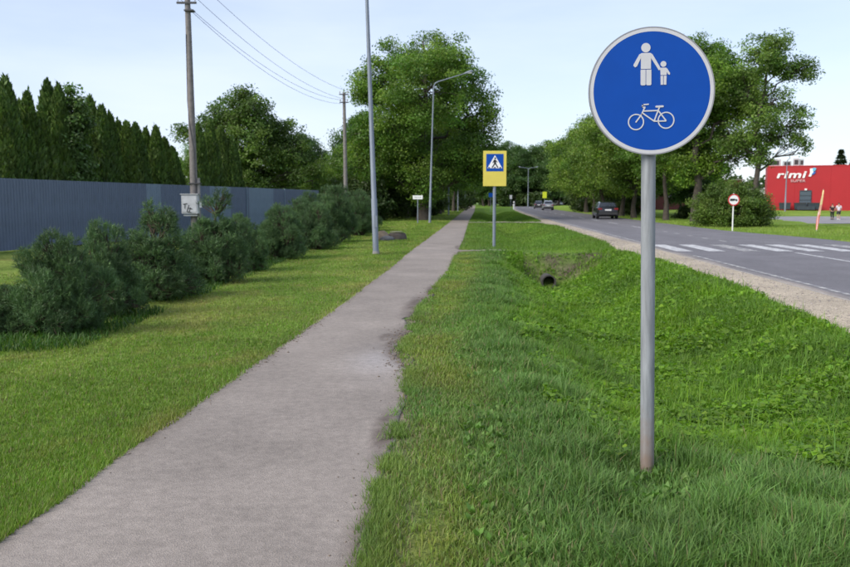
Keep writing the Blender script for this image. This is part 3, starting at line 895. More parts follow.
def px_lobes(items, u0, v0, Y, seed, depth=1.0):
    """crown lobes given as (right, up, radius) in units of a picture step of 1/826 of the distance Y"""
    rng = np.random.default_rng(seed); k = Y / 826.0
    out = []
    for (u, v, r) in items:
        out.append(((u - u0) * k, rng.normal() * r * k * 0.55 * depth, (v0 - v) * k, r * k, r * k * 1.05, r * k * 0.95))
    return out

LIME = (0.062, 0.130, 0.018); LIME2 = (0.128, 0.195, 0.028)
# big lime tree beside the path
big = grow(1, px_lobes([(428, 62, 30), (450, 66, 22), (398, 66, 24), (378, 82, 22), (370, 98, 15), (462, 90, 26), (425, 102, 42), (476, 118, 24), (395, 128, 34),
                        (440, 140, 40), (405, 160, 30), (462, 160, 30), (380, 165, 22), (425, 178, 26), (482, 142, 18), (484, 168, 18), (366, 136, 17), (360, 164, 17)], 423, 221, 67, 3),
           2.2, 0.42, 640, 185, 0.175, 0.76, LIME, LIME2, shell=0.4)
tree('lime_tree', big, (-0.16, 67), 0, 1.0, 'tallest broad lime tree beside the path, left of centre', group='trees along the path')
# mistletoe-like dense balls in its crown top-left
# generic broadleaf trees
G = []
def generic(seed, H, Wd, base, dens=1.0, leaf=0.18, col=LIME, col2=LIME2, tr=0.2, trunks=1):
    rng = np.random.default_rng(seed)
    lob = []
    nl = 9
    for i in range(nl):
        t = i / (nl - 1)
        z = base + (H - base) * (0.18 + 0.72 * t)
        r = Wd * 0.5 * (0.62 * math.sin(PI * (0.18 + 0.72 * t)) + 0.18)
        a = i * 2.4 + rng.random()
        o = Wd * 0.5 * 0.55 * math.sin(PI * (0.15 + 0.8 * t))
        lob.append((math.cos(a) * o, math.sin(a) * o, z, r, r, r * 0.85))
    return grow(seed + 50, lob, base, tr, int(230 * dens), 160, leaf, 0.8 * Wd / 7, col, col2, trunks=trunks, shell=0.35)
G.append(generic(101, 12.0, 7.0, 2.6))
G.append(generic(102, 11.0, 7.5, 2.2, col=(0.058, 0.120, 0.02)))
G.append(generic(103, 13.0, 6.5, 3.0, col=(0.066, 0.132, 0.022), col2=(0.122, 0.2, 0.03)))
G.append(generic(104, 10.0, 7.0, 1.6, col=(0.075, 0.138, 0.02), col2=(0.138, 0.205, 0.03)))
G.append(generic(105, 12.0, 8.0, 1.5, 1.2, 0.24, col=(0.042, 0.088, 0.024), col2=(0.07, 0.125, 0.03)))

# avenue continuing left of the path
ORD = ['first', 'second', 'third', 'fourth', 'fifth', 'sixth', 'seventh', 'eighth', 'ninth', 'tenth', 'eleventh', 'twelfth', 'thirteenth', 'fourteenth',
       'fifteenth', 'sixteenth', 'seventeenth', 'eighteenth', 'nineteenth', 'twentieth', 'twenty-first', 'twenty-second', 'twenty-third', 'twenty-fourth']
av = [(1.9, 80, 1, 1.0), (2.3, 90, 0, 1.0), (3.4, 99, 2, 0.95), (4.0, 112, 1, 1.1), (6.0, 127, 0, 1.05), (7.2, 143, 2, 1.0), (9.0, 160, 1, 1.1), (10.6, 178, 0, 1.15), (12.6, 200, 2, 1.15)]
for i, (x, y, g, s) in enumerate(av):
    tree('avenue_tree', G[g], (x - 1.6, y), i * 1.3, s, 'leafy avenue tree left of the path, %s one beyond the tall lime' % ORD[i], group='trees along the path')
# second rank behind them, left
for i, (x, y, g, s) in enumerate([(-4.6, 70, 1, 0.74), (-5.6, 80, 4, 0.8), (-2.6, 90, 4, 0.85), (-13.5, 92, 4, 0.72), (0.5, 112, 4, 0.95), (-1.6, 76, 4, 0.62), (-7.5, 100, 4, 0.8), (3.5, 140, 4, 1.05)]):
    tree('background_tree', G[g], (x, y), 2 + i * 1.7, s, 'dark tree behind the avenue, %s from the left bushes' % ORD[i], group='trees behind the avenue')

# undergrowth: low dense bushes below and behind the avenue
UG = [grow(61, [(0, 0, 1.2, 1.5, 1.5, 1.0), (-1.0, 0.3, 1.0, 1.1, 1.1, 0.9), (1.1, -0.2, 1.3, 1.2, 1.2, 1.0), (0.2, 0, 2.2, 1.0, 1.0, 0.9)], 0.1, 0.07, 110, 90, 0.22, 0.5, (0.036, 0.064, 0.018), (0.06, 0.092, 0.024), trunk_top=1.8, trunks=2),
      grow(62, [(0, 0, 1.5, 1.3, 1.3, 1.3), (-0.9, 0.3, 1.2, 1.1, 1.1, 1.0), (0.8, 0.2, 2.4, 1.0, 1.1, 1.0), (0.2, 0, 3.2, 0.8, 0.8, 0.8)], 0.1, 0.08, 110, 90, 0.22, 0.5, (0.042, 0.07, 0.018), (0.07, 0.10, 0.024), trunk_top=2.6, trunks=2)]
ugs = [(-6.2, 62, 1, 0.9), (-4.4, 66, 0, 1.0), (-3.2, 73, 1, 1.0), (-6.5, 74, 1, 1.2), (-1.6, 79, 0, 0.9), (-0.4, 88, 0, 1.1), (-3.6, 84, 1, 1.2), (-1.9, 98, 1, 1.2), (0.9, 106, 0, 1.2), (-8.5, 82, 1, 1.4), (1.4, 120, 1, 1.3), (3.4, 134, 0, 1.4), (5.0, 150, 1, 1.4), (6.8, 170, 0, 1.6)]
for i, (x, y, g, s) in enumerate(ugs):
    tree('undergrowth_bush', UG[g], (x, y), i * 1.4, s, 'dark undergrowth bush below the avenue trees, %s in depth' % ORD[i], 'bush', 'undergrowth below the avenue')

# right hand row of trees
OPEN = (0.072, 0.13, 0.026); OPEN2 = (0.132, 0.2, 0.036)
ta = grow(21, px_lobes([(752, 62, 20), (768, 50, 14), (778, 72, 16), (800, 74, 11), (745, 92, 22), (775, 102, 17), (797, 120, 13), (755, 126, 20), (785, 138, 15), (738, 140, 18), (800, 148, 9), (762, 160, 12)], 757, 226, 57, 5),
          3.6, 0.23, 280, 90, 0.155, 0.52, OPEN, OPEN2, shell=0.45, lean=(0.2, 0))
tree('roadside_tree', ta, (22.9, 57.5), 0, 1.0, 'tall open crowned tree left of the red shop, sky showing through', group='trees right of the road')
tb = grow(22, px_lobes([(705, 62, 24), (722, 72, 24), (690, 88, 26), (728, 104, 26), (700, 118, 28), (735, 136, 18), (680, 130, 24), (712, 150, 24), (672, 105, 20), (690, 165, 18), (743, 84, 20), (742, 118, 20), (746, 152, 16), (724, 166, 18)], 700, 224, 61, 6),
          3.8, 0.34, 520, 135, 0.16, 0.60, (0.068, 0.14, 0.018), (0.138, 0.222, 0.026), shell=0.45)
tree('roadside_tree', tb, (20.2, 61.5), 0, 1.0, 'tall dense tree behind the round blue sign, right edge', group='trees right of the road')
rowt = [(19.2, 66, 2, 0.92, 0.4), (20.6, 71, 0, 0.9, 1.9), (18.9, 75, 3, 1.08, 3.1), (21.5, 79, 1, 1.05, 4.0), (19.9, 84, 3, 1.1, 5.2), (19.9, 92, 3, 1.12, 0.9), (20.6, 101, 0, 0.95, 2.2), (21.8, 112, 3, 1.2, 3.3),
        (23.6, 125, 3, 1.2, 4.4), (26.0, 141, 2, 1.05, 5.0), (29.0, 160, 1, 1.2, 0.2), (33.0, 182, 4, 1.25, 1.2)]
for i, (x, y, g, s, a) in enumerate(rowt):
    tree('roadside_tree', G[g], (x, y), a, s, 'leafy tree in the row right of the road, %s beyond the tall dense tree' % ORD[i], group='trees right of the road')
for i, (x, y, g, s) in enumerate([(22.3, 88, 1, 0.9), (21.9, 97, 0, 1.0), (22.6, 107, 1, 1.1), (23.9, 118, 0, 1.1), (25.3, 131, 1, 1.2), (27.9, 148, 0, 1.4), (24.8, 76, 0, 0.8), (23.6, 68, 1, 0.75), (31.5, 172, 1, 1.5)]):
    tree('undergrowth_bush', UG[g], (x, y), i * 2.1, s, 'dark low bush under the roadside trees right of the road, %s along the row' % ORD[i], 'bush', 'undergrowth below the right row')
# back rank on the right (behind the row, seen between trunks)
for i, (x, y, g, s, a) in enumerate([(27, 82, 4, 0.62, 1.0), (30, 98, 4, 0.7, 2.0), (25.5, 96, 1, 0.7, 0.3), (31, 118, 4, 0.85, 4)]):
    tree('background_tree', G[g], (x, y), a, s, 'smaller dark tree behind the roadside row, %s in depth' % ORD[i], group='trees behind the right row')

# far wood at the end of the road
rngw = np.random.default_rng(77)
far = []
for i, u in enumerate(np.linspace(484, 574, 18)):
    Y = 232 + 20 * rngw.random() + (26 if i % 2 else 0)
    far.append(((u - 425) / 830 * Y, Y, 1.28 + 0.26 * rngw.random()))
for i, (x, y, s) in enumerate(far):
    tree('wood_tree', G[4], (x, y), i * 1.1, s, 'dark tree of the far wood, %s from the left' % ORD[i], group='trees of the far wood')
# wood further out on both sides, reads as one mass
pts, cols = [], []
for (xa, xb, ya, yb, n, hh) in ((5, 80, 268, 300, 44, 6), (20, 34, 225, 236, 10, 4), (-260, -20, 180, 300, 60, 13), (60, 330, 230, 340, 60, 11), (-20, 60, 330, 380, 34, 18)):
    for k in range(n):
        px_, py_ = xa + (xb - xa) * rngw.random(), ya + (yb - ya) * rngw.random()
        h_ = hh * (0.75 + 0.4 * rngw.random())
        m_ = 260
        d_ = rngw.normal(size=(m_, 3)); d_ /= np.linalg.norm(d_, axis=1, keepdims=True)
        rr_ = 0.6 + 0.45 * rngw.random(m_)
        pts.append(np.array([px_, py_, h_ * 0.55]) + d_ * rr_[:, None] * np.array([h_ * 0.36, h_ * 0.36, h_ * 0.5]))
        cols.append(np.tile(np.array([0.048, 0.08, 0.024]) * (0.75 + 0.5 * rngw.random()), (m_, 1)))
pts = np.concatenate(pts); cols = jitter(np.concatenate(cols), rngw)
nn = rngw.normal(size=pts.shape); nn[:, 2] += 0.6; nn /= np.linalg.norm(nn, axis=1, keepdims=True)
Lw = 1.1 + 0.9 * rngw.random(len(pts))
v, f, c = leaf_quads(pts, nn, Lw, Lw * 0.7, cols, rngw)
tag(mobj('distant_wood', fast_mesh('distant_wood', v, f, c), M['leaf']), 'distant wood along the horizon', 'wood', kind='stuff')

# broad tree behind the fence and smaller ones around it
mid = grow(31, px_lobes([(240, 112, 20), (222, 118, 16), (262, 116, 18), (205, 132, 15), (280, 132, 18), (250, 140, 30), (225, 155, 26), (290, 152, 20), (268, 165, 26), (300, 172, 16), (190, 135, 9), (240, 180, 26), (312, 180, 10)], 250, 222, 60, 9),
           1.2, 0.26, 420, 135, 0.165, 0.60, (0.056, 0.105, 0.022), (0.10, 0.152, 0.03), trunks=2)
tree('maple_tree', mid, (-12.6, 60), 0, 1.0, 'broad rounded tree behind the blue fence right of the utility pole', group='trees behind the fence')
tree('garden_tree', G[1], (-17.5, 64), 2.0, 0.52, 'small loose tree just left of the utility pole, behind the fence', group='trees behind the fence')
tree('garden_tree', G[3], (-8.4, 66), 1.0, 0.45, 'low bushy tree between the fence end and the second pole', group='trees behind the fence')
tree('garden_tree', G[4], (-24.5, 50), 4.0, 0.55, 'dark tree behind the thuja row at the far left', group='trees behind the fence')
# spruce tops behind the shop
def spruce(seed, H):
    rng = np.random.default_rng(seed); N = 2600
    t = rng.random(N) ** 0.8
    tier = (np.floor(t * 12) / 12 + (t * 12 % 1) * 0.06)
    r = (1 - tier) * H * 0.2 * (0.5 + 0.5 * rng.random(N)); a = rng.random(N) * 6.28
    p = np.stack([np.cos(a) * r, np.sin(a) * r, 0.08 * H + tier * H * 0.92 - r * 0.35], -1)
    n = rng.normal(size=(N, 3)) * 0.6; n[:, 2] += 1; n /= np.linalg.norm(n, axis=1, keepdims=True)
    v, f, c = leaf_quads(p, n, np.full(N, 0.5), np.full(N, 0.22), jitter(np.tile(np.array([0.03, 0.05, 0.022]), (N, 1)), rng), rng)
    tv, tf = tube_np([(0, 0, -0.1), (0, 0, H * 0.5), (0, 0, H * 0.98)], [H * 0.012, H * 0.008, 0.02])
    return fast_mesh('trunk', tv, [tf], smooth=True), fast_mesh('crown', v, f, c)
spm = spruce(5, 9.5)
tree('spruce_tree', spm, (69.8, 140), 0, (1.9, 1.9, 1.05), 'spruce top above the red shop roof, leftmost of two', group='spruces behind the shop')
tree('spruce_tree', spm, (73.2, 142), 2, (1.8, 1.8, 1.0), 'spruce top above the red shop roof, at the right edge', group='spruces behind the shop')

# columnar thujas behind the fence
def thuja(seed, H, Wd, col=(0.052, 0.098, 0.018), N=8000):
    rng = np.random.default_rng(seed)
    t = rng.random(N) ** 1.15
    prof = np.clip((1 - t) ** 0.60, 0, 1) * (0.82 + 0.18 * np.clip(t * 6, 0, 1))
    a = rng.random(N) * 2 * PI
    lump = 0.82 + 0.30 * vnoise(a * 2.2 + 3, t * 9, seed) + 0.14 * vnoise(a * 6, t * 26, seed + 1)
    r = Wd / 2 * prof * lump * (0.72 + 0.3 * rng.random(N) ** 0.5)
    p = np.stack([np.cos(a) * r, np.sin(a) * r, 0.1 + t * (H - 0.1) * (1 + 0.02 * rng.normal(size=N))], -1)
    d = np.stack([np.cos(a) * 0.35, np.sin(a) * 0.35, np.ones(N)], -1) + rng.normal(size=(N, 3)) * 0.22
    d /= np.linalg.norm(d, axis=1, keepdims=True)
    s = np.cross(d, np.stack([np.cos(a), np.sin(a), np.zeros(N)], -1) + rng.normal(size=(N, 3)) * 0.6); s /= np.linalg.norm(s, axis=1, keepdims=True)
    L = (0.13 + 0.12 * rng.random(N))[:, None]; w = L * 0.24
    q = np.stack([p - d * L * 0.5, p + s * w, p + d * L * 0.6, p - s * w], 1)
    base = lerp(np.array(col), np.array(col) * np.array([1.7, 1.5, 1.1]), rng.random(N) ** 2)
    c = np.repeat(jitter(base, rng, 0.25), 4, 0)
    tv, tf = tube_np([(0, 0, -0.1), (0, 0, H * 0.5), (0, 0, H * 0.93)], [0.09, 0.06, 0.02])
    return fast_mesh('trunk', tv, [tf], smooth=True), fast_mesh('crown', q.reshape(-1, 3), [np.arange(N * 4).reshape(N, 4)], c)
TH = [thuja(201, 5.0, 1.6, N=11000), thuja(202, 5.0, 1.75, (0.06, 0.105, 0.02), 11000), thuja(203, 5.0, 1.65, (0.046, 0.09, 0.018), 11000), thuja(204, 5.0, 1.45, N=11000)]
def fence_y(u, back=0.0):        # distance of the fence line seen at the picture column u
    k = (u - 425) / 830.0
    return (-12.9 - 0.2036 * 25 - back) / (k - 0.2036)
tops = [(-10, 96), (11, 84), (3, 112), (32, 99), (24, 108), (52, 88), (63, 92), (44, 118), (82, 108), (94, 103), (105, 111), (113, 119), (121, 126), (129, 127), (138, 128), (148, 133), (158, 131), (166, 142), (174, 150), (200, 128), (212, 127), (222, 131), (233, 140)]
tops.sort()
for i, (u, vt) in enumerate(tops):
    Y = fence_y(u, 1.25 + (0.5 if i % 3 == 0 else 0))
    x = (u - 425) / 830 * Y
    H = 1.55 + (201 - vt) / 826 * Y
    s = H / 5.0
    tree('thuja_tree', TH[i % 4], (x, Y, 0), i * 1.9, (1.0 * (0.9 + 0.1 * s), 1.0 * (0.9 + 0.1 * s), s), 'dark columnar thuja behind the blue fence, %s from the left' % ORD[i], group='thuja row behind the fence', leafm='thuja', barkm='bark_pine')
pw = grow(41, [(0, 0, 3.4, 0.45, 0.45, 0.7), (0.1, 0, 4.4, 0.4, 0.4, 0.7), (-0.02, 0, 5.1, 0.24, 0.24, 0.5), (0.35, 0, 4.3, 0.22, 0.22, 0.4), (0, 0, 2.4, 0.6, 0.5, 0.7)], 1.0, 0.08, 120, 80, 0.12, 0.28, (0.075, 0.13, 0.04), (0.10, 0.16, 0.05))
yy = fence_y(74, 1.05)
tree('poplar_tree', pw, ((74 - 425) / 830 * yy, yy), 0, 1.04, 'taller pale green leafy tree standing among the thujas', group='trees behind the fence')

# big rounded bush right of the road
bush = grow(51, [(0, 0, 1.3, 1.7, 1.6, 1.2), (-1.2, 0.1, 1.1, 1.1, 1.1, 1.1), (1.2, 0, 1.1, 1.15, 1.2, 1.0), (-0.5, -0.4, 1.9, 1.0, 1.0, 0.9), (0.7, -0.3, 1.8, 0.9, 1.0, 0.85), (0, -0.8, 0.8, 1.6, 0.9, 0.8), (1.9, 0, 0.7, 0.6, 0.8, 0.7), (-1.7, 0, 0.6, 0.6, 0.8, 0.6)],
            0.1, 0.10, 420, 100, 0.10, 0.34, (0.068, 0.118, 0.022), (0.118, 0.178, 0.032), trunk_top=1.8, trunks=3, shell=0.6)
tree('round_bush', bush, (18.6, 50.3), 0, 1.02, 'large rounded willow-like bush behind the round white sign', 'bush')

# mountain pine shrubs in front of the fence
def pine(seed, lobes, n_sh, per=15, nl=0.055, nw=0.0052, col=(0.052, 0.100, 0.038)):
    rng = np.random.default_rng(seed)
    skirt = [(0.36 * math.cos(k * 1.05 + seed), 0.36 * math.sin(k * 1.05 + seed), 0.20, 0.22, 0.22, 0.20) for k in range(6)]
    lobes = np.array(list(lobes) + skirt, float)
    ar = (lobes[:, 3] * lobes[:, 5])
    nh = 120
    hp = rng.choice(len(lobes), nh, p=ar / ar.sum())
    hd = rng.normal(size=(nh, 3)); hd[:, 2] = np.where(hd[:, 2] < 0, hd[:, 2] * 0.6, hd[:, 2]); hd /= np.linalg.norm(hd, axis=1, keepdims=True)
    hc_ = lobes[hp, :3] + hd * lobes[hp, 3:] * (0.72 + 0.34 * rng.random(nh))[:, None]
    hr = 0.075 + 0.075 * rng.random(nh)
    hi = rng.choice(nh, n_sh, p=hr ** 2 / (hr ** 2).sum())
    d = rng.normal(size=(n_sh, 3)) + hd[hi] * 0.5; d[:, 2] += 0.35; d /= np.linalg.norm(d, axis=1, keepdims=True)
    pick = hp[hi]
    base = hc_[hi] + d * (hr[hi] * (0.35 + 0.65 * rng.random(n_sh) ** 0.5))[:, None]
    keep = base[:, 2] > 0.03
    base, d, pick, hi = base[keep], d[keep], pick[keep], hi[keep]; n_sh = len(base)
    ax = d * 0.75 + rng.normal(size=(n_sh, 3)) * 0.22; ax[:, 2] += 0.75
    ax /= np.linalg.norm(ax, axis=1, keepdims=True)
    sl = 0.055 + 0.06 * rng.random(n_sh)
    i = np.repeat(np.arange(n_sh), per)
    N = len(i)
    root = base[i] + ax[i] * (sl[i] * rng.random(N))[:, None]
    rv = rng.normal(size=(N, 3)); rv -= ax[i] * (rv * ax[i]).sum(1, keepdims=True); rv /= np.linalg.norm(rv, axis=1, keepdims=True)
    dirn = ax[i] * 0.75 + rv * (0.55 + 0.35 * rng.random(N))[:, None]; dirn /= np.linalg.norm(dirn, axis=1, keepdims=True)
    ln = nl * (0.7 + 0.6 * rng.random(N))
    sd_ = np.cross(dirn, rng.normal(size=(N, 3))); sd_ /= np.linalg.norm(sd_, axis=1, keepdims=True)
    v = np.stack([root - sd_ * nw / 2, root + sd_ * nw / 2, root + dirn * ln[:, None]], 1)
    shade = (0.8 + 0.4 * rng.random(nh))[hi] * (0.85 + 0.3 * rng.random(n_sh))
    tint = lerp(np.array(col), np.array(col) * np.array([1.6, 1.5, 1.25]), rng.random(n_sh) ** 2) * shade[:, None]
    c = np.repeat(jitter(tint[i], rng, 0.2, 0.06), 3, 0)
    crown = fast_mesh('crown', v.reshape(-1, 3), [np.arange(N * 3).reshape(N, 3)], c)
    tv, tf, b = [], [], 0
    for k, lb in enumerate(lobes):
        vv, ff = tube_np(bent((lb[0] * 0.15, lb[1] * 0.15, -0.05), lb[:3], rng, 5, 0.12), np.linspace(0.04, 0.015, 5), 6)
        tv.append(vv); tf.append(ff + b); b += len(vv)
        for j in np.where(pick == k)[0][:: max(1, (pick == k).sum() // 24)]:
            vv, ff = tube_np(bent(lb[:3] * np.array([0.9, 0.9, 0.85]), base[j], rng, 3, 0.1), [0.013, 0.009, 0.005], 4)
            tv.append(vv); tf.append(ff + b); b += len(vv)
    return fast_mesh('trunk', np.concatenate(tv), [np.concatenate(tf)], smooth=True), crown
PN = [
    pine(301, [(0, 0, 0.52, 0.46, 0.46, 0.42), (-0.22, 0.05, 0.85, 0.24, 0.24, 0.24), (0.2, 0, 0.78, 0.26, 0.26, 0.28), (0.02, -0.05, 1.02, 0.17, 0.17, 0.17), (-0.35, 0, 0.4, 0.3, 0.3, 0.32), (0.36, 0.1, 0.42, 0.28, 0.3, 0.34), (0, -0.3, 0.36, 0.36, 0.3, 0.3)], 5600, 18),
    pine(302, [(0, 0, 0.45, 0.44, 0.44, 0.40), (0.12, 0, 0.85, 0.26, 0.26, 0.28), (-0.2, 0.1, 0.72, 0.26, 0.26, 0.26), (0.3, -0.1, 0.5, 0.26, 0.26, 0.3), (0.1, 0, 1.1, 0.15, 0.15, 0.16), (-0.3, -0.15, 0.36, 0.3, 0.3, 0.28)], 5200, 18),
    pine(303, [(0, 0, 0.5, 0.40, 0.40, 0.42), (0, 0, 0.95, 0.30, 0.30, 0.26), (0.05, 0, 1.25, 0.2, 0.2, 0.2), (-0.25, 0, 0.6, 0.25, 0.25, 0.3), (0.25, 0.1, 0.55, 0.25, 0.25, 0.3)], 4200, 15, 0.06, 0.0065),
    pine(304, [(0, 0, 0.5, 0.5, 0.45, 0.4), (-0.3, 0, 0.6, 0.3, 0.3, 0.32), (0.3, 0.1, 0.66, 0.3, 0.3, 0.3), (0, 0, 0.95, 0.28, 0.28, 0.26)], 4200, 15, 0.062, 0.007),
    pine(305, [(0, 0, 0.45, 0.42, 0.42, 0.40), (0.02, 0, 0.85, 0.2, 0.2, 0.2), (0.0, 0, 1.32, 0.17, 0.17, 0.15), (-0.3, 0.0, 0.7, 0.24, 0.24, 0.24), (0.3, 0, 0.62, 0.26, 0.26, 0.26)], 4000, 15, 0.06, 0.0065),
]
shr = [(-4.85, 9.5, 1, 0.50, 0.8, 0.44), (-4.30, 9.6, 0, 0.74, 0.2, 0.95), (-4.28, 11.0, 1, 0.70, 1.5, 0.98), (-5.0, 11.6, 3, 0.60, 2.2, 0.70), (-4.28, 13.1, 2, 0.98, 0.6, 1.05), (-4.75, 14.8, 3, 0.62, 4.2, 0.66),
       (-3.95, 15.7, 4, 0.96, 0.4, 1.10), (-4.7, 17.4, 3, 0.72, 1.1, 0.80), (-4.0, 18.6, 3, 0.68, 2.6, 0.90), (-4.6, 20.6, 1, 0.86, 3.4, 0.95), (-3.85, 22.3, 0, 0.98, 5.0, 1.16), (-4.5, 24.8, 3, 0.85, 1.9, 0.95), (-3.55, 26.8, 1, 1.02, 0.3, 1.18),
       (-4.4, 29.0, 0, 1.15, 2.9, 1.35), (-3.35, 31.2, 3, 1.15, 4.1, 1.62), (-4.6, 33.8, 1, 1.4, 1.4, 1.5), (-3.0, 37.0, 0, 1.12, 2.7, 1.62), (-4.4, 39.5, 3, 1.5, 0.9, 1.7), (-3.2, 43.0, 1, 1.4, 3.6, 1.55), (-4.5, 47.0, 0, 1.6, 5.3, 1.7)]
for i, (x, y, g, s, a, sz) in enumerate(shr):
    tree('pine_shrub', PN[g], (x, y), a, (s * 1.1, s * 1.1, sz), 'dark green mountain pine shrub, %s from the left along the lawn' % ORD[i], 'shrub', 'pine shrubs along the fence', 'needle', 'bark_pine')
# weeds and long grass at the feet of the shrubs
rng = np.random.default_rng(66)
x = -5.4 + 1.75 * rng.random(26000); y = 8.3 * (46 / 8.3) ** rng.random(26000)
keep = fbm(x * 1.5, y * 1.5, 171) + 0.25 * (1 - np.abs(x + 4.5) / 0.9) > 0.5
x, y = x[keep], y[keep]
h = 0.04 + 0.10 * rng.random(len(x))
v, f, cc = blades(np.stack([x, y, height(x, y) - 0.01], -1), h, 0.009 * (0.6 + y / 10), jitter(np.tile(np.array([0.05, 0.11, 0.02]), (len(x), 1)), rng, 0.3), 8, 0.9, 2)
tag(mobj('shrub_weeds', fast_mesh('shrub_weeds', v, f, cc), M['blade']), 'dark weeds and long grass under the pine shrubs', 'weeds', kind='stuff')
#NEXT2

# ------------------------------------------------------------------ blue profiled steel fence
FA = Vector((-12.9 - 0.2036 * 7, 18.0, 0)); FB = Vector((-6.85, 54.7, 0))
fdir = (FB - FA).normalized(); fang = math.atan2(fdir.y, fdir.x)
PW_, PHT = 1.12, 2.24
def panel_mesh():
    n = 8; p = PW_ / n; v = []; prof = []
    for i in range(n):
        b = i * p
        prof += [(b, 0), (b + p * 0.42, 0), (b + p * 0.54, -0.026), (b + p * 0.88, -0.026)]
    prof.append((PW_ - 0.004, 0))
    m = MB()
    k = len(prof)
    vs = [(x, y, 0.03) for x, y in prof] + [(x, y, PHT) for x, y in prof] + [(x, y + 0.004, 0.03) for x, y in prof] + [(x, y + 0.004, PHT) for x, y in prof]
    fs = [(i, i + 1, k + i + 1, k + i) for i in range(k - 1)] + [(2 * k + i + 1, 2 * k + i, 3 * k + i, 3 * k + i + 1) for i in range(k - 1)]
    fs += [(k + i, k + i + 1, 3 * k + i + 1, 3 * k + i) for i in range(k - 1)]
    m.add(vs, fs)
    return m.mesh('panel')
pm = panel_mesh(); pm.materials.append(M['fence'])
pm2 = panel_mesh(); pm2.materials.append(M['fence_pale'])
fence = empty('metal_fence', FA, fang)
tag(fence, 'long dark blue profiled steel sheet fence behind the pine shrubs', 'fence')
npan = int((FB - FA).length / PW_)
pale = []
for i in range(npan):
    c = FA + fdir * ((i + 0.5) * PW_)
    u = 425 + 830 * c.x / c.y
    is_pale = 145 < u < 163 or 213 < u < 228 or 247 < u < 272
    o = bpy.data.objects.new('panel', pm2 if is_pale else pm)
    link(o, fence); o.location = (i * PW_, (0.006 if i % 2 else 0), 0.0)
    if is_pale: o['label'] = 'paler newer sheet of the fence'
post = MB().box((0, 0.06, 1.08), (0.06, 0.06, 2.16)).mesh('post'); post.materials.append(M['alu'])
for i in range(0, npan + 1, 2):
    o = bpy.data.objects.new('post', post); link(o, fence); o.location = (i * PW_, 0, 0)
for z in (0.45, 1.75):
    MB().box((npan * PW_ / 2, 0.045, z), (npan * PW_, 0.03, 0.05)).build('rail', M['alu'], fence)
for uu in (246, 284):
    Y = fence_y(uu); d = (Vector(((uu - 425) / 830 * Y, Y, 0)) - FA).length
    MB().box((d, -0.05, 1.13), (0.07, 0.04, 2.26)).build('cover_strip', M['fence_pale'], fence)

# ------------------------------------------------------------------ utility poles and wires
M['wood_pole'] = plain('grey_weathered_pole', (0.165, 0.152, 0.147), 0.9, var=0.25, scale=7, bump=0.5, bscale=30)
M['iron'] = plain('dark_iron', (0.05, 0.05, 0.055), 0.7, var=0.2)
M['porcelain'] = plain('porcelain', (0.32, 0.30, 0.29), 0.3)
def utility_pole(loc, H, arms, label, r0=0.145, detail=True):
    t = empty('utility_pole', loc)
    MB().tube([(0, 0, -0.2), (0.0, 0, 3), (-0.02, 0, 6), (-0.05, 0, H)], [r0, r0 * 0.92, r0 * 0.8, r0 * 0.66], 14).build('pole', M['wood_pole'], t, True)
    for z, w in arms:
        a = MB().box((-0.05, -r0 * 0.75, z), (w, 0.06, 0.07)).build('crossarm', M['iron'], t)
        for sx in (-1, 1):
            x = -0.05 + sx * (w / 2 - 0.05)
            m = MB().tube([(x, -r0 * 0.75, z + 0.03), (x, -r0 * 0.75, z + 0.13)], 0.012, 6)
            m.tube([(x, -r0 * 0.75, z + 0.1), (x, -r0 * 0.75, z + 0.15), (x, -r0 * 0.75, z + 0.19), (x, -r0 * 0.75, z + 0.22)], [0.03, 0.045, 0.03, 0.02], 8)
            m.build('insulator', M['porcelain'], a)
    if detail:
        MB().tube([(0.1, -0.13, 0), (0.1, -0.12, 1.6), (0.085, -0.11, 3.4), (-0.04, -0.135, 4.2), (-0.13, -0.04, 5.2), (-0.1, -0.1, 7.6)], 0.018, 8).build('cable', M['iron'], t, True)
        MB().tube([(0.17, 0.0, -0.2), (0.17, 0.0, 2.4)], [0.075, 0.07], 10).build('concrete_stub', M['concrete'], t, True)
        m = MB()
        for z in (1.95, 2.25): m.ringxz(0, 0, 0.15, 0.17, -0.02, 0.02, 16)
        MB().box((0.05, 0, 2.2), (0.42, 0.33, 0.04)).build('clamp', M['iron'], t)
        MB().box((0.03, -0.02, 8.45), (0.34, 0.31, 0.05)).build('clamp', M['iron'], t)
    return tag(t, label, 'pole', 'utility poles')
utility_pole((-8.62, 31, 0), 9.6, [(8.72, 0.72), (9.3, 0.62)], 'tall grey utility pole with an electric box by the blue fence')
utility_pole((-5.35, 56, 0), 8.75, [(8.6, 0.62), (8.08, 0.56)], 'smaller looking second utility pole left of the tall lime tree', detail=False)

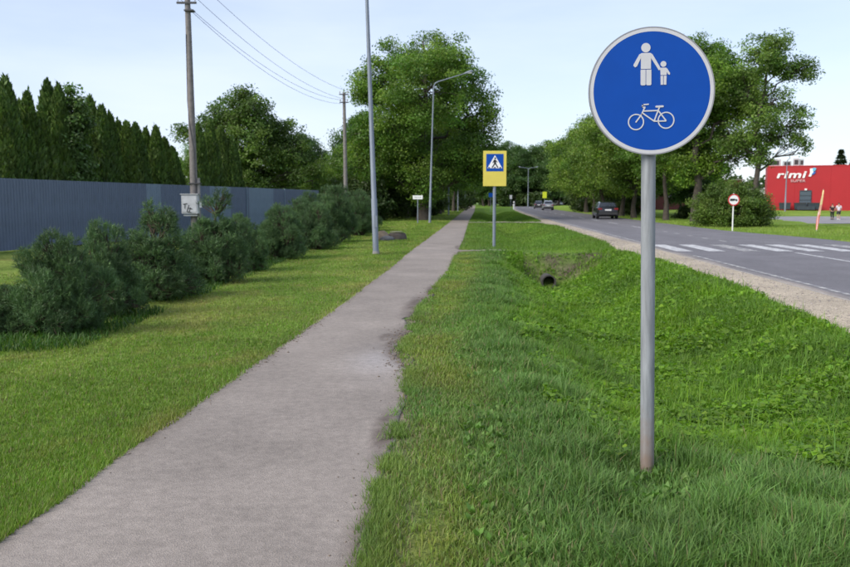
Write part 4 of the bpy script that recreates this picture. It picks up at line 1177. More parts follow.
box = empty('electric_box', (-8.7, 30.78, 1.08))
tag(box, 'pale grey electric box with dark scribbles on the utility pole', 'electric box')
bevel_obj(MB().box((0, 0, 0.35), (0.60, 0.26, 0.70)).build('cabinet', plain('box_paint', (0.42, 0.43, 0.46), 0.6, var=0.15, scale=5), box), 0.012)
bevel_obj(MB().box((0, -0.138, 0.36), (0.52, 0.012, 0.6)).build('door', plain('box_door_paint', (0.46, 0.47, 0.5), 0.6, var=0.2, scale=4), box), 0.004)
MB().box((0, 0.0, 0.72), (0.66, 0.34, 0.03)).build('rain_cover', M['alu'], box)
MB().box((0, 0.0, -0.06), (0.5, 0.1, 0.05)).build('bracket', M['alu'], box)
MB().box((0.37, 0.02, 0.35), (0.07, 0.1, 0.24)).build('meter', M['white_clean'], box)
sc = MB()
for a, b in (((-0.23, 0.30), (-0.08, 0.32)), ((-0.16, 0.31), (-0.17, 0.14)), ((-0.02, 0.27), (-0.09, 0.05)), ((-0.04, 0.16), (0.10, 0.12)), ((0.04, 0.18), (-0.02, 0.02)), ((-0.1, 0.03), (0.06, 0.0))):
    sc.tube([(a[0], -0.147, a[1] + 0.05), (b[0], -0.147, b[1] + 0.05)], 0.014, 5)
sc.build('scribble', M['black'], box)

WN = ['topmost', 'upper middle', 'lower middle', 'lowest']
A1 = [(-8.52, 31, 9.75), (-8.35, 30.9, 8.92), (-8.98, 30.9, 8.92), (-8.5, 30.9, 8.42)]
B1 = [(-5.1, 55.9, 8.80), (-5.1, 55.9, 8.25), (-5.68, 55.9, 8.25), (-5.6, 55.9, 8.0)]
for i, (a, b) in enumerate(zip(A1, B1)):
    p = []
    for k in range(25):
        t = k / 24
        q = Vector(a).lerp(Vector(b), t); q.z -= 0.62 * 4 * t * (1 - t) * (1 + 0.08 * i)
        p.append(q)
    w = MB().tube(p, 0.0085, 5).build('power_line', M['iron'], smooth=True)
    tag(w, '%s sagging wire between the two utility poles' % WN[i], 'wire', 'wires between the utility poles')

# ------------------------------------------------------------------ lamp posts
M['lamp_glass'] = plain('lamp_glass', (0.6, 0.6, 0.58), 0.3)
def lamp_post(loc, label, lean=0.0, H=9.6, arm=2.2, r=0.088, double=False):
    t = empty('lamp_post', loc)
    x = lambda z: lean * z
    MB().tube([(0, 0, -0.1), (x(1.6), 0, 1.6), (x(1.62), 0, 1.62), (x(H * 0.5), 0, H * 0.5), (x(H - 0.3), 0, H - 0.3)], [r, r * 0.97, r * 0.86, r * 0.68, r * 0.48], 14).build('pole', M['galv2'], t, True)
    MB().tube([(0, 0, -0.02), (0, 0, 0.09)], [r * 1.25, r * 1.15], 14).build('base_collar', M['concrete'], t, True)
    MB().box((0, -r * 0.97, 0.95), (0.085, 0.02, 0.34)).build('hatch', M['galv2'], t)
    for s in ((1, -1) if double else (1,)):
        bx = x(H - 0.3)
        MB().tube([(bx, 0, H - 0.32), (bx + 0.02 * s, 0, H - 0.08), (bx + 0.12 * s, 0, H + 0.1), (bx + 0.35 * s, 0, H + 0.22), (bx + arm * s, 0, H + 0.78 * (0.5 if double else 1))], [r * 0.5, r * 0.47, r * 0.45, r * 0.43, r * 0.36], 10).build('arm', M['galv2'], t, True)
        hd = MB()
        ax, az = bx + arm * s, H + 0.78 * (0.5 if double else 1)
        hd.tube([(ax - 0.08 * s, 0, az - 0.02), (ax + 0.05 * s, 0, az + 0.015), (ax + 0.3 * s, 0, az + 0.1), (ax + 0.5 * s, 0, az + 0.14), (ax + 0.58 * s, 0, az + 0.15)], [0.04, 0.075, 0.1, 0.09, 0.03], 10)
        h_ = hd.build('lamp_head', M['galv2'], t, True)
        MB().box((ax + 0.3 * s, 0, az + 0.02), (0.32, 0.14, 0.04)).build('lens', M['lamp_glass'], h_)
    return tag(t, label, 'lamp post', 'lamp posts along the path')
lamp_post((-1.44, 24.24, 0), 'nearest grey lamp post leaning left on the lawn', -0.030)
lamp_post((0.33, 58.6, 0), 'grey lamp post with its arm reaching right before the tall lime', 0.028)
lamp_post((2.62, 92, 0), 'third lamp post along the path, under the avenue trees', 0.0)
lamp_post((5.0, 126, 0), 'fourth lamp post along the path, under the avenue trees', 0.0)
lamp_post((7.75, 160, 0), 'farthest lamp post along the path, thin among dark trees', 0.0)
lamp_post((24.2, 195, 0), 'two armed lamp post far off before the dark wood', 0.0, 9.0, 1.7, 0.13, True)
lamp_post((46.9, 108, 0.2), 'slender pale green lamp post before the red shop wall', 0.0, 6.6, 0.25, 0.11)

# ------------------------------------------------------------------ round blue foot and cycle path sign
SX, SY = 1.272, 4.60
SZ = float(height(SX, SY))
CZ = 2.140
sign = empty('path_sign', (SX, SY, 0)); sign.rotation_euler = (0, -0.0225, 0)
tag(sign, 'round blue sign with adult, child and bicycle on a galvanised post', 'road sign')
MB().tube([(0, 0, SZ - 0.2), (0, 0, 0.9), (0, 0, 2.4)], [0.0385, 0.0385, 0.0385], 24).build('post', M['galv'], sign, True)
RR = 0.340
f0 = -0.062
def discxz(r, y0, y1, n=96):
    return [(r * math.cos(2 * PI * k / n), r * math.sin(2 * PI * k / n)) for k in range(n)]
MB().poly([(x, z + CZ) for x, z in discxz(RR - 0.006, 0, 0)], f0, f0 + 0.004).build('backing_plate', M['alu'], sign)
MB().ringxz(0, CZ, RR - 0.006, RR, f0 - 0.004, f0 + 0.016, 96).build('rim', metal_mat('sign_rim', (0.30, 0.30, 0.31), 0.5, 0.5, 0.1), sign)
MB().poly([(x, z + CZ) for x, z in discxz(RR - 0.0255, 0, 0)], f0 - 0.003, f0 - 0.0005).build('blue_face', M['blue'], sign)
MB().ringxz(0, CZ, RR - 0.025, RR - 0.0065, f0 - 0.0032, f0 - 0.0003, 96).build('white_border', M['white'], sign)
KS = 0.340 / 295
def sp(x, y): return ((x - 145.5) * KS, CZ - (y - 331) * KS)
def stroke(m, pts, w, y0=f0 - 0.0058, y1=f0 - 0.0031):
    """flat stroke with rounded ends in the sign plane"""
    P = [Vector((*sp(*p), )) for p in pts]; w = w * KS / 2
    for a, b in zip(P[:-1], P[1:]):
        d = (b - a).normalized(); n_ = Vector((-d.y, d.x))
        base = math.atan2(n_.y, n_.x)
        out = [(b.x + w * math.cos(base - PI * k / 6), b.y + w * math.sin(base - PI * k / 6)) for k in range(7)]
        out += [(a.x + w * math.cos(base + PI - PI * k / 6), a.y + w * math.sin(base + PI - PI * k / 6)) for k in range(7)]
        m.poly(out, y0, y1)
def pol(m, pts, y0=f0 - 0.0056, y1=f0 - 0.0031): m.poly([sp(*p) for p in pts], y0, y1)
def dot(m, cx, cy, r, y0=f0 - 0.0056, y1=f0 - 0.0031):
    c = sp(cx, cy); m.poly([(c[0] + r * KS * math.cos(2 * PI * k / 32), c[1] + r * KS * math.sin(2 * PI * k / 32)) for k in range(32)], y0, y1)
m = MB()
dot(m, 116, 132, 21.5)
pol(m, [(96, 156), (137, 156), (146, 162), (140, 176), (140, 229), (93, 229), (93, 176), (86, 162)])
m2 = f0 - 0.0052
pol(m, [(86, 161), (93, 178), (75, 216), (66, 221), (58, 213), (60, 206)], m2)
pol(m, [(146, 161), (139, 178), (167, 221), (176, 236), (186, 228), (178, 214)], m2)
pol(m, [(92, 232), (115, 232), (115, 300), (111, 304), (96, 304), (92, 300)])
pol(m, [(118, 232), (142, 232), (142, 300), (138, 304), (122, 304), (118, 300)])
m.build('adult_symbol', M['white'], sign)
m = MB()
dot(m, 198, 208, 13.5)
pol(m, [(187, 225), (210, 225), (216, 230), (213, 259), (185, 259), (184, 232)])
pol(m, [(216, 229), (211, 238), (221, 256), (228, 258), (229, 250)], m2)
pol(m, [(190, 226), (186, 236), (178, 235), (177, 226)], m2 + 0.0004)
pol(m, [(185, 262), (197, 262), (197, 303), (186, 303)])
pol(m, [(200, 262), (213, 262), (212, 303), (200, 303)])
m.build('child_symbol', M['white'], sign)
m = MB()
for (cx, cy, r) in ((71, 472, 38), (212, 467, 39.5)):
    c = sp(cx, cy); m.ringxz(c[0], c[1], (r - 5.5) * KS, r * KS, f0 - 0.0056, f0 - 0.0031, 48)
yy0 = f0 - 0.0058
for q, (pts, w) in enumerate([([(71, 472), (98, 436), (112, 404)], 6), ([(112, 408), (100, 402), (103, 393), (128, 391)], 6), ([(107, 422), (176, 421)], 6), ([(166, 403), (196, 402)], 9),
                 ([(181, 404), (156, 470)], 6), ([(102, 432), (156, 470)], 6), ([(156, 470), (210, 470)], 6), ([(177, 424), (211, 468)], 6)]):
    stroke(m, pts, w, yy0 - 0.00012 * q)
m.build('bicycle_symbol', M['white'], sign)
br = MB()
for dz in (-0.17, 0.14):
    br.box((0, -0.05, CZ + dz), (0.30, 0.012, 0.03))
    br.ringxz(0, 0, 0, 0, 0, 0, 3) if False else None
br.build('bracket', M['alu'], sign)

# ------------------------------------------------------------------ pedestrian crossing sign
def small_post(parent, h, r=0.03, mat='galv2', z0=-0.1):
    return MB().tube([(0, 0, z0), (0, 0, h)], r, 12).build('post', M[mat], parent, True)
cs = empty('crossing_sign', (2.31, 27.65, float(height(2.31, 27.65))))
tag(cs, 'yellow board with a blue pedestrian crossing sign on a grey post', 'road sign', 'pedestrian crossing signs')
small_post(cs, 3.15, 0.052)
bz0, bz1 = 2.06, 3.22
bevel_obj(MB().box((0, -0.07, (bz0 + bz1) / 2), (0.77, 0.02, bz1 - bz0)).build('yellow_board', M['yellow'], cs), 0.006)
q0, qs = 2.55, 0.57
MB().box((0, -0.083, q0 + qs / 2), (qs, 0.006, qs)).build('blue_panel', M['blue'], cs)
tri_ = MB().poly([(-0.245, q0 + 0.10), (0.245, q0 + 0.10), (0, q0 + 0.53)], -0.0895, -0.0865).build('white_triangle', M['white_clean'], cs)
m = MB()
def ppl(pts): m.poly([(x, q0 + z) for x, z in pts], -0.0925, -0.0898)
m.poly([(0.012 + 0.03 * math.cos(k * PI / 8), q0 + 0.425 + 0.03 * math.sin(k * PI / 8)) for k in range(16)], -0.0925, -0.0898)
ppl([(-0.035, 0.385), (0.03, 0.385), (0.045, 0.24), (-0.03, 0.24)])
ppl([(-0.03, 0.25), (0.02, 0.25), (-0.07, 0.115), (-0.115, 0.115)])
ppl([(0.0, 0.25), (0.045, 0.25), (0.125, 0.115), (0.08, 0.115)])
ppl([(-0.03, 0.38), (-0.085, 0.27), (-0.07, 0.262), (-0.015, 0.33)])
ppl([(0.03, 0.37), (0.09, 0.30), (0.08, 0.285), (0.02, 0.33)])
m.build('pedestrian_symbol', M['black'], cs)
m = MB()
for x in (-0.19, 0.0, 0.18): m.poly([(x - 0.028, q0 + 0.103), (x + 0.028, q0 + 0.103), (x + 0.024, q0 + 0.14), (x - 0.024, q0 + 0.14)], -0.0918, -0.0899)
m.build('zebra_mark', M['black'], cs)
MB().box((0, -0.04, 2.3), (0.5, 0.05, 0.03)).build('bracket', M['alu'], cs)
MB().box((0, -0.04, 3.0), (0.5, 0.05, 0.03)).build('bracket', M['alu'], cs)

# round no-lorries sign right of the road
ns = empty('ban_sign', (15.98, 43.0, float(height(15.98, 43.0))))
tag(ns, 'round white sign with red ring and dark lorry before the big bush', 'road sign')
small_post(ns, 1.95, 0.032, 'white_clean')
zc = 1.62
MB().poly([(0.3 * math.cos(2 * PI * k / 40), zc + 0.3 * math.sin(2 * PI * k / 40)) for k in range(40)], -0.05, -0.042).build('white_face', M['white_clean'], ns)
MB().ringxz(0, zc, 0.245, 0.302, -0.054, -0.0505, 40).build('red_ring', M['red'], ns)
m = MB()
m.poly([(-0.2, zc - 0.045), (0.07, zc - 0.045), (0.07, zc + 0.06), (-0.2, zc + 0.06)], -0.0535, -0.0505)
m.poly([(0.085, zc - 0.045), (0.19, zc - 0.045), (0.19, zc + 0.0), (0.15, zc + 0.04), (0.085, zc + 0.04)], -0.0535, -0.0505)
for x in (-0.14, -0.05, 0.14): m.poly([(x + 0.026 * math.cos(k * PI / 6), zc - 0.052 + 0.026 * math.sin(k * PI / 6)) for k in range(12)], -0.0545, -0.0538)
m.build('lorry_symbol', M['black'], ns)

# white direction board by the lime tree
wb = empty('direction_sign', (-0.5, 57.2, 0))
tag(wb, 'small white board on a thin post beside the lime trunk', 'road sign')
small_post(wb, 1.95, 0.035)
bevel_obj(MB().box((0, -0.045, 1.80), (0.68, 0.02, 0.26)).build('board', M['white_clean'], wb), 0.004)
m = MB()
for k, wdt in enumerate((0.05, 0.07, 0.04, 0.06, 0.05, 0.07)): m.box((-0.2 + k * 0.08, -0.057, 1.80), (wdt * 0.8, 0.003, 0.06))
m.build('lettering', plain('sign_grey_print', (0.2, 0.2, 0.22), 0.6), wb)

# far small signs
def mini(name, loc, h, w, hh, mat, label, cat='road sign', pr=0.035):
    t = empty(name, loc); small_post(t, h, pr)
    bevel_obj(MB().box((0, -0.05, h - hh / 2), (w, 0.02, hh)).build('board', M[mat], t), 0.004)
    MB().box((0, -0.02, h - hh / 2), (w * 0.6, 0.04, 0.04)).build('bracket', M['alu'], t)
    return tag(t, label, cat)
mini('road_sign', (9.9, 125, 0), 2.75, 0.62, 0.62, 'blue', 'far small blue sign seen behind the yellow crossing sign post')
mini('crossing_sign', (21.6, 150, 0), 3.2, 0.75, 1.15, 'yellow_fluo', 'far yellow green sign above the silver car')['group'] = 'pedestrian crossing signs'
mini('road_sign', (15.5, 150, 0), 2.6, 0.45, 0.7, 'white_clean', 'far narrow white sign at the bend before the wood')
wp = empty('marker_post', (16.3, 152, 0)); tag(wp, 'white marker post at the road bend far off', 'post')
MB().tube([(0, 0, 0), (0, 0, 1.35), (0, 0, 1.5)], [0.17, 0.15, 0.08], 10).build('body', M['white_clean'], wp, True)
MB().tube([(0, 0, 1.05), (0, 0, 1.2)], 0.165, 10).build('band', M['black'], wp, True)

# ------------------------------------------------------------------ feather banner by the road
fb = empty('feather_banner', (20.35, 43.0, float(height(20.35, 43.0))))
tag(fb, 'narrow red and pale yellow feather banner leaning on the verge', 'banner')
MB().tube([(0, 0, -0.1), (0.05, 0, 0.8), (0.16, 0, 1.6), (0.26, 0, 2.16)], [0.016, 0.014, 0.01, 0.005], 8).build('pole', M['white_clean'], fb, True)
def sail(z0, z1, name, mat):
    v = []; f = []
    n = 10
    for i in range(n + 1):
        z = z0 + (z1 - z0) * i / n
        x = 0.26 * (z / 2.16) ** 1.2
        w = 0.05 * math.sin(min(PI, PI * (z + 0.15) / 2.36)) ** 0.6 + 0.01
        bow = 0.05 * math.sin(z * 3)
        v += [(x - w, bow - 0.01, z), (x + w, bow * 0.4 - 0.03, z), (x + w, bow * 0.4 - 0.024, z), (x - w, bow - 0.004, z)]
        if i:
            a = 4 * (i - 1); b = 4 * i
            for j in range(4): f.append((a + j, a + (j + 1) % 4, b + (j + 1) % 4, b + j))
    return MB().add(v, f).build(name, mat, fb, True)
sail(0.08, 0.85, 'red_cloth', plain('banner_red', (0.6, 0.10, 0.08), 0.7))
sail(0.852, 1.35, 'pink_cloth', plain('banner_pink', (0.68, 0.35, 0.28), 0.7))
sail(1.352, 2.12, 'yellow_cloth', plain('banner_yellow', (0.72, 0.58, 0.30), 0.7))

# ------------------------------------------------------------------ stones on the lawn
def rock(name, loc, s, seed, mat, label, flat=None):
    rng = np.random.default_rng(seed)
    bm = bmesh.new(); bmesh.ops.create_icosphere(bm, subdivisions=3, radius=1)
    for v in bm.verts:
        n_ = fbm(v.co.x * 1.7 + seed, v.co.y * 1.7 + v.co.z * 1.3, seed, 3)
        k = 0.72 + 0.5 * float(n_)
        v.co = Vector((v.co.x * s[0] * k, v.co.y * s[1] * k, v.co.z * s[2] * k))
        if flat and v.co.z > flat: v.co.z = flat + (v.co.z - flat) * 0.08
    me = bpy.data.meshes.new(name); bm.to_mesh(me); bm.free()
    for p in me.polygons: p.use_smooth = True
    try: me.set_sharp_from_angle(angle=R(35))
    except Exception: pass
    return me
st = empty('tree_stump', (-1.15, 33.4, 0)); tag(st, 'dark stump with a pale flat cut top on the lawn', 'stump')
mobj('bark', rock('bark', None, (0.42, 0.4, 0.44), 3, None, '', 0.27), M['bark'], st)
MB().poly([(0.24 * math.cos(2 * PI * k / 24) * (1 + 0.1 * math.sin(k * 1.7)), 0.24 * math.sin(2 * PI * k / 24)) for k in range(24)], 0, 0.02).build('cut_top', plain('cut_wood', (0.2, 0.18, 0.155), 0.9, var=0.2), st, loc=(0, 0, 0.305), rot=(R(90), 0, 0))
for k, (x, y, s, sd_) in enumerate([(-1.72, 33.0, (0.32, 0.3, 0.30), 8), (-1.5, 32.5, (0.3, 0.26, 0.15), 12)]):
    tag(mobj('boulder', rock('boulder', None, s, sd_, None, ''), plain('boulder_stone', (0.15, 0.12, 0.085) if k == 0 else (0.09, 0.095, 0.10), 0.95, var=0.4, scale=4, bump=0.6, bscale=12), None, (x, y, 0.05)),
        ['brownish boulder beside the flat stump on the lawn', 'low dark grey boulder in front of the stump'][k], 'boulder', 'boulders on the lawn')

# ------------------------------------------------------------------ culvert pipe under the crossing
cp = empty('culvert_pipe', (3.50, 23.25, -0.73)); tag(cp, 'dark round culvert pipe mouth in the ditch', 'pipe')
MB().ringxz(0, 0, 0.17, 0.205, -0.06, 1.6, 28).build('pipe_wall', plain('dark_concrete', (0.05, 0.048, 0.045), 0.9, var=0.3, scale=6), cp, True)  # very dark concrete tone keeps the rim faint
MB().poly([(0.172 * math.cos(2 * PI * k / 24), 0.172 * math.sin(2 * PI * k / 24)) for k in range(24)], 0.5, 0.52).build('painted_dark_disc', M['void'], cp)  # black disc added inside the pipe, paints the shade of its hollow

# ------------------------------------------------------------------ cars
M['tyre'] = plain('tyre', (0.014, 0.014, 0.015), 0.85)
M['rim'] = metal_mat('wheel_rim', (0.35, 0.35, 0.36), 0.35, 0.8, 0.1)
M['glass'] = plain('car_glass', (0.02, 0.026, 0.034), 0.08, var=0.05, spec=0.8)
M['tail'] = plain('tail_lamp', (0.20, 0.012, 0.014), 0.2, var=0.1)
M['head'] = plain('head_lamp', (0.55, 0.56, 0.58), 0.15, var=0.1)
M['plastic'] = plain('grey_plastic', (0.03, 0.03, 0.032), 0.6)
def car(loc, rz, paint, label, L=4.3, Wd=1.80, H=1.50, group='cars on the road'):
    """rear at -Y; lofted body with a tapered greenhouse"""
    t = empty('car', loc, rz)
    hw = Wd / 2
    prof = [(-L / 2, 0.45, 0.80), (-L / 2 + 0.06, 0.32, 0.95), (-L / 2 + 0.30, 0.24, 1.00), (-1.2, 0.20, 0.98), (0, 0.19, 0.95), (0.9, 0.20, 0.93), (1.35, 0.21, 0.90), (L / 2 - 0.35, 0.24, 0.76), (L / 2 - 0.06, 0.30, 0.66), (L / 2, 0.42, 0.56)]
    v = []; f = []; n = 10
    for (y, zb, zt) in prof:
        e = 0.86 if abs(y) > L / 2 - 0.1 else (0.95 if abs(y) > L / 2 - 0.4 else 1.0)
        w = hw * e; zm = zb + (zt - zb) * 0.55
        v += [(-w * 0.90, y, zb), (-w * 0.99, y, zb + 0.10), (-w, y, zm), (-w * 0.965, y, zt - 0.06), (-w * 0.86, y, zt), (w * 0.86, y, zt), (w * 0.965, y, zt - 0.06), (w, y, zm), (w * 0.99, y, zb + 0.10), (w * 0.90, y, zb)]
    k = len(prof)
    for i in range(k - 1):
        for j in range(n): f.append((i * n + j, i * n + (j + 1) % n, (i + 1) * n + (j + 1) % n, (i + 1) * n + j))
    f.append(tuple(range(n))); f.append(tuple((k - 1) * n + j for j in range(n - 1, -1, -1)))
    b = MB().add(v, f)
    # greenhouse
    gh = [(-L / 2 + 0.22, 0.97, 0.80 * hw), (-L / 2 + 0.62, H - 0.06, 0.66 * hw), (-L / 2 + 1.0, H, 0.67 * hw), (0.1, H, 0.68 * hw), (0.55, H - 0.08, 0.67 * hw), (1.32, 0.90, 0.82 * hw)]
    lo = [(-L / 2 + 0.20, 0.93, 0.93 * hw), (-L / 2 + 0.55, 0.93, 0.93 * hw), (-L / 2 + 1.0, 0.93, 0.94 * hw), (0.1, 0.92, 0.94 * hw), (0.6, 0.9, 0.93 * hw), (1.36, 0.86, 0.9 * hw)]
    v2 = []; f2 = []
    for (a, c) in zip(gh, lo):
        v2 += [(-c[2], c[0], c[1]), (-a[2], a[0], a[1]), (a[2], a[0], a[1]), (c[2], c[0], c[1])]
    for i in range(5):
        for j in range(3): f2.append((4 * i + j, 4 * i + j + 1, 4 * i + 4 + j + 1, 4 * i + 4 + j))
    f2 += [(3, 2, 1, 0), (20, 21, 22, 23)]
    b.add(v2, f2)
    bevel_obj(b.build('body', paint, t, True), 0.02, 2)
    # glass laid just proud of the greenhouse
    def quad(name, pts, off, mat=M['glass'], par=t):
        P_ = [Vector(p) for p in pts]
        nn_ = (P_[1] - P_[0]).cross(P_[2] - P_[0]).normalized()
        if nn_.dot(Vector(off)) < 0: nn_ = -nn_
        q = [p + nn_ * 0.014 for p in P_]; q2 = [p + nn_ * 0.002 for p in P_]
        return MB().add(q + q2, [(0, 1, 2, 3), (7, 6, 5, 4)] + [(i, 4 + i, 4 + (i + 1) % 4, (i + 1) % 4) for i in range(4)]).build(name, mat, par)
    yb = -L / 2
    quad('rear_window', [(-0.74 * hw, yb + 0.27, 1.03), (0.74 * hw, yb + 0.27, 1.03), (0.60 * hw, yb + 0.57, H - 0.12), (-0.60 * hw, yb + 0.57, H - 0.12)], (0, -1, 0.3))
    quad('windshield', [(-0.74 * hw, 1.22, 0.98), (0.74 * hw, 1.22, 0.98), (0.62 * hw, 0.64, H - 0.12), (-0.62 * hw, 0.64, H - 0.12)], (0, 1, 0.3))
    for s in (-1, 1):
        for (ya, yb2) in ((yb + 0.75, -0.45), (-0.38, 0.62)):
            def gx(z): return s * (0.935 * hw + (0.675 - 0.935) * hw * (z - 0.93) / (H - 0.93))
            quad('side_window', [(gx(0.99), ya - 0.08, 0.99), (gx(0.99), yb2 + 0.06, 0.99), (gx(H - 0.11), yb2 - (0.12 if yb2 > 0 else 0), H - 0.11), (gx(H - 0.11), ya + 0.16, H - 0.11)], (s, 0, 0.2))
        bevel_obj(MB().box((s * hw * 0.74, yb + 0.06, 0.84), (0.34, 0.14, 0.17)).build('tail_light', M['tail'], t), 0.03)
        bevel_obj(MB().box((s * hw * 0.70, L / 2 - 0.18, 0.62), (0.36, 0.16, 0.13)).build('headlight', M['head'], t), 0.03)
        bevel_obj(MB().box((s * (hw + 0.07), 0.72, 0.98), (0.16, 0.10, 0.12)).build('mirror', paint, t), 0.03)
        for y in (-L / 2 + 0.78, L / 2 - 0.86):
            w = MB()
            ang = [2 * PI * k_ / 22 for k_ in range(22)]
            xs = (s * (hw - 0.22), s * (hw - 0.19), s * (hw - 0.02), s * (hw + 0.005))
            rs = (0.29, 0.318, 0.318, 0.29)
            vs = [(x_, r_ * math.cos(a), r_ * math.sin(a)) for x_, r_ in zip(xs, rs) for a in ang]
            fs = [(i * 22 + j, i * 22 + (j + 1) % 22, (i + 1) * 22 + (j + 1) % 22, (i + 1) * 22 + j) for i in range(3) for j in range(22)]
            fs += [tuple(range(22)), tuple(66 + j for j in range(21, -1, -1))]
            wh = w.add(vs, fs).build('wheel', M['tyre'], t, True, loc=(0, y, 0.318))
            rm = MB()
            for q in range(5):
                a = q * 2 * PI / 5
                rm.box((s * (hw + 0.012), 0.11 * math.cos(a), 0.11 * math.sin(a)), (0.016, 0.2, 0.055), M=Matrix.Rotation(a, 4, 'X'))
            rm.tube([(s * (hw + 0.004), 0, 0), (s * (hw + 0.022), 0, 0)], 0.055, 12)
            rm.build('rim', M['rim'], wh)
    bevel_obj(MB().box((0, yb + 0.02, 0.46), (Wd * 0.88, 0.12, 0.22)).build('bumper', M['plastic'], t), 0.03)
    MB().box((0, yb - 0.012, 0.76), (0.52, 0.02, 0.12)).build('licence_plate', M['white_clean'], t)
    return tag(t, label, 'car', group)
def paint(name, c, m=0.3): return plain(name, c, 0.28, m, var=0.03, coat=0.8)
rdir = -math.atan(K)
car((15.55, 71.6, 0.041), rdir - 0.03, paint('car_paint_black', (0.010, 0.010, 0.016)), 'black hatchback driving away on the right lane', 4.3, 1.8, 1.46)
car((20.55, 139, 0.041), rdir - 0.02, paint('car_paint_silver', (0.36, 0.38, 0.42), 0.5), 'silver hatchback driving away far along the road', 4.2, 1.8, 1.58)
car((22.3, 163, 0.041), rdir - 0.05, paint('car_paint_dark', (0.02, 0.022, 0.03)), 'dark car just ahead of the silver hatchback', 4.4, 1.8, 1.55)
car((37.5, 236, 0.1), 0.35, paint('car_paint_white', (0.62, 0.64, 0.66), 0.0), 'white car parked far off at the right road edge', 4.4, 1.8, 1.5)

# ------------------------------------------------------------------ red shop
SHY = 115.0
M['shop_red'] = plain('shop_red_cladding', (0.37, 0.010, 0.017), 0.55, var=0.06, scale=0.4)
M['shop_dark'] = plain('shop_dark_steel', (0.03, 0.04, 0.055), 0.5, var=0.2, scale=1.5)
M['shop_white'] = plain('shop_sign_white', (0.78, 0.78, 0.79), 0.5, var=0.03)
shop = empty('shop_building', (47.3, SHY, 0.2), R(-21)); tag(shop, 'long red clad shop building with white lettering and dark doors', 'building')
MB().box((26, 6, 3.02), (52, 12, 6.04)).build('wall', M['shop_red'], shop)
MB().box((26, 6, 6.1), (52.1, 12.1, 0.12)).build('parapet', plain('parapet_red', (0.42, 0.02, 0.025), 0.5), shop)
# cladding joints as slim cover strips
stripm = MB().box((0, -0.012, 3.0), (0.03, 0.024, 6.0)).mesh('joint_strip'); stripm.materials.append(plain('joint_red', (0.40, 0.012, 0.018), 0.5))
for k in range(1, 12):
    o = bpy.data.objects.new('joint_strip', stripm); link(o, shop); o.location = (k * 4.4 - 0.9, 0, 0)
dr = MB().box((4.9, -0.05, 1.75), (1.5, 0.1, 2.1)).build('door', M['shop_dark'], shop)
for k in range(3): MB().box((4.9, -0.115, 1.15 + k * 0.6), (1.36, 0.03, 0.5)).build('door_panel', plain('door_panel_steel', (0.06, 0.085, 0.11), 0.5), dr)
MB().box((4.9, -0.12, 2.92), (0.28, 0.16, 0.22)).build('wall_lamp', M['shop_white'], shop)
MB().box((4.9, -1.0, 0.42), (2.2, 2.0, 0.5)).build('loading_platform', M['shop_dark'], shop)
def font_part(txt, size, x, z, parent, mat, shear=0.2, off=0.03, sx=1.0, name='lettering', depth=0.05):
    cu = bpy.data.curves.new(name, 'FONT'); cu.body = txt; cu.size = size; cu.shear = shear; cu.offset = off; cu.extrude = depth; cu.space_character = 1.08
    o = bpy.data.objects.new('tmp', cu); COL.objects.link(o)
    bpy.context.view_layer.update()
    me = bpy.data.meshes.new_from_object(o.evaluated_get(bpy.context.evaluated_depsgraph_get()))
    bpy.data.objects.remove(o)
    me.name = name
    q = mobj(name, me, None, parent, (x, -0.06, z), (R(90), 0, 0)); q.scale = (sx, 1, 1)
    me.materials.clear(); me.materials.append(mat)
    return q
a = font_part('rimi', 1.32, 0, 4.5, shop, M['shop_white'], 0.18, 0.032, 1.0)
w_ = a.dimensions.x; bpy.context.view_layer.update(); w_ = max(0.1, a.dimensions.x)
a.scale = (3.75 / w_, 1, 1); a.location.x = 1.1
b_ = font_part('SUPER', 0.50, 0, 3.93, shop, plain('shop_sign_pink', (0.62, 0.36, 0.38), 0.5), 0.0, 0.006, 1.0)
bpy.context.view_layer.update(); w_ = max(0.1, b_.dimensions.x); b_.scale = (1.85 / w_, 1, 1); b_.location.x = 2.95
em = MB().poly([(5.15, 4.65), (5.45, 4.65), (5.75, 5.25), (5.62, 5.75), (5.3, 5.72), (5.35, 5.2)], -0.12, -0.04).build('emblem', M['shop_white'], shop)
MB().poly([(5.5, 4.95), (5.75, 4.9), (6.0, 5.15), (6.0, 5.35), (5.8, 5.3)], -0.13, -0.045).build('emblem_petal', plain('emblem_blue', (0.02, 0.12, 0.45), 0.5), shop)
MB().poly([(5.66, 5.35), (5.95, 5.42), (6.1, 5.72), (5.9, 5.85), (5.62, 5.8)], -0.125, -0.045).build('emblem_petal', plain('emblem_light_blue', (0.12, 0.42, 0.62), 0.5), shop)
for k, (x, w, h) in enumerate([(0.9, 1.7, 1.0), (2.55, 1.1, 0.75), (3.7, 0.7, 1.1), (4.4, 0.5, 1.0)]):
    u_ = bevel_obj(MB().box((x, 3.0, 6.16 + h / 2), (w, 1.4, h)).build('roof_unit', plain('roof_unit_grey', (0.42 - 0.06 * (k % 2), 0.42, 0.43), 0.6, var=0.15), shop), 0.03)
    MB().box((x, 2.28, 6.16 + h / 2), (w * 0.7, 0.03, h * 0.6)).build('grille', M['plastic'], u_)
low = empty('annex_building', (30.5, 122, 0.2)); tag(low, 'lower brownish red annex behind the trees left of the shop', 'building')
MB().box((8, 8, 2.2), (16, 16, 4.4)).build('wall', plain('annex_brick', (0.15, 0.045, 0.038), 0.85, var=0.2, scale=1.5), low)
MB().box((8, 8, 4.47), (16.4, 16.4, 0.14)).build('roof', M['concrete'], low)
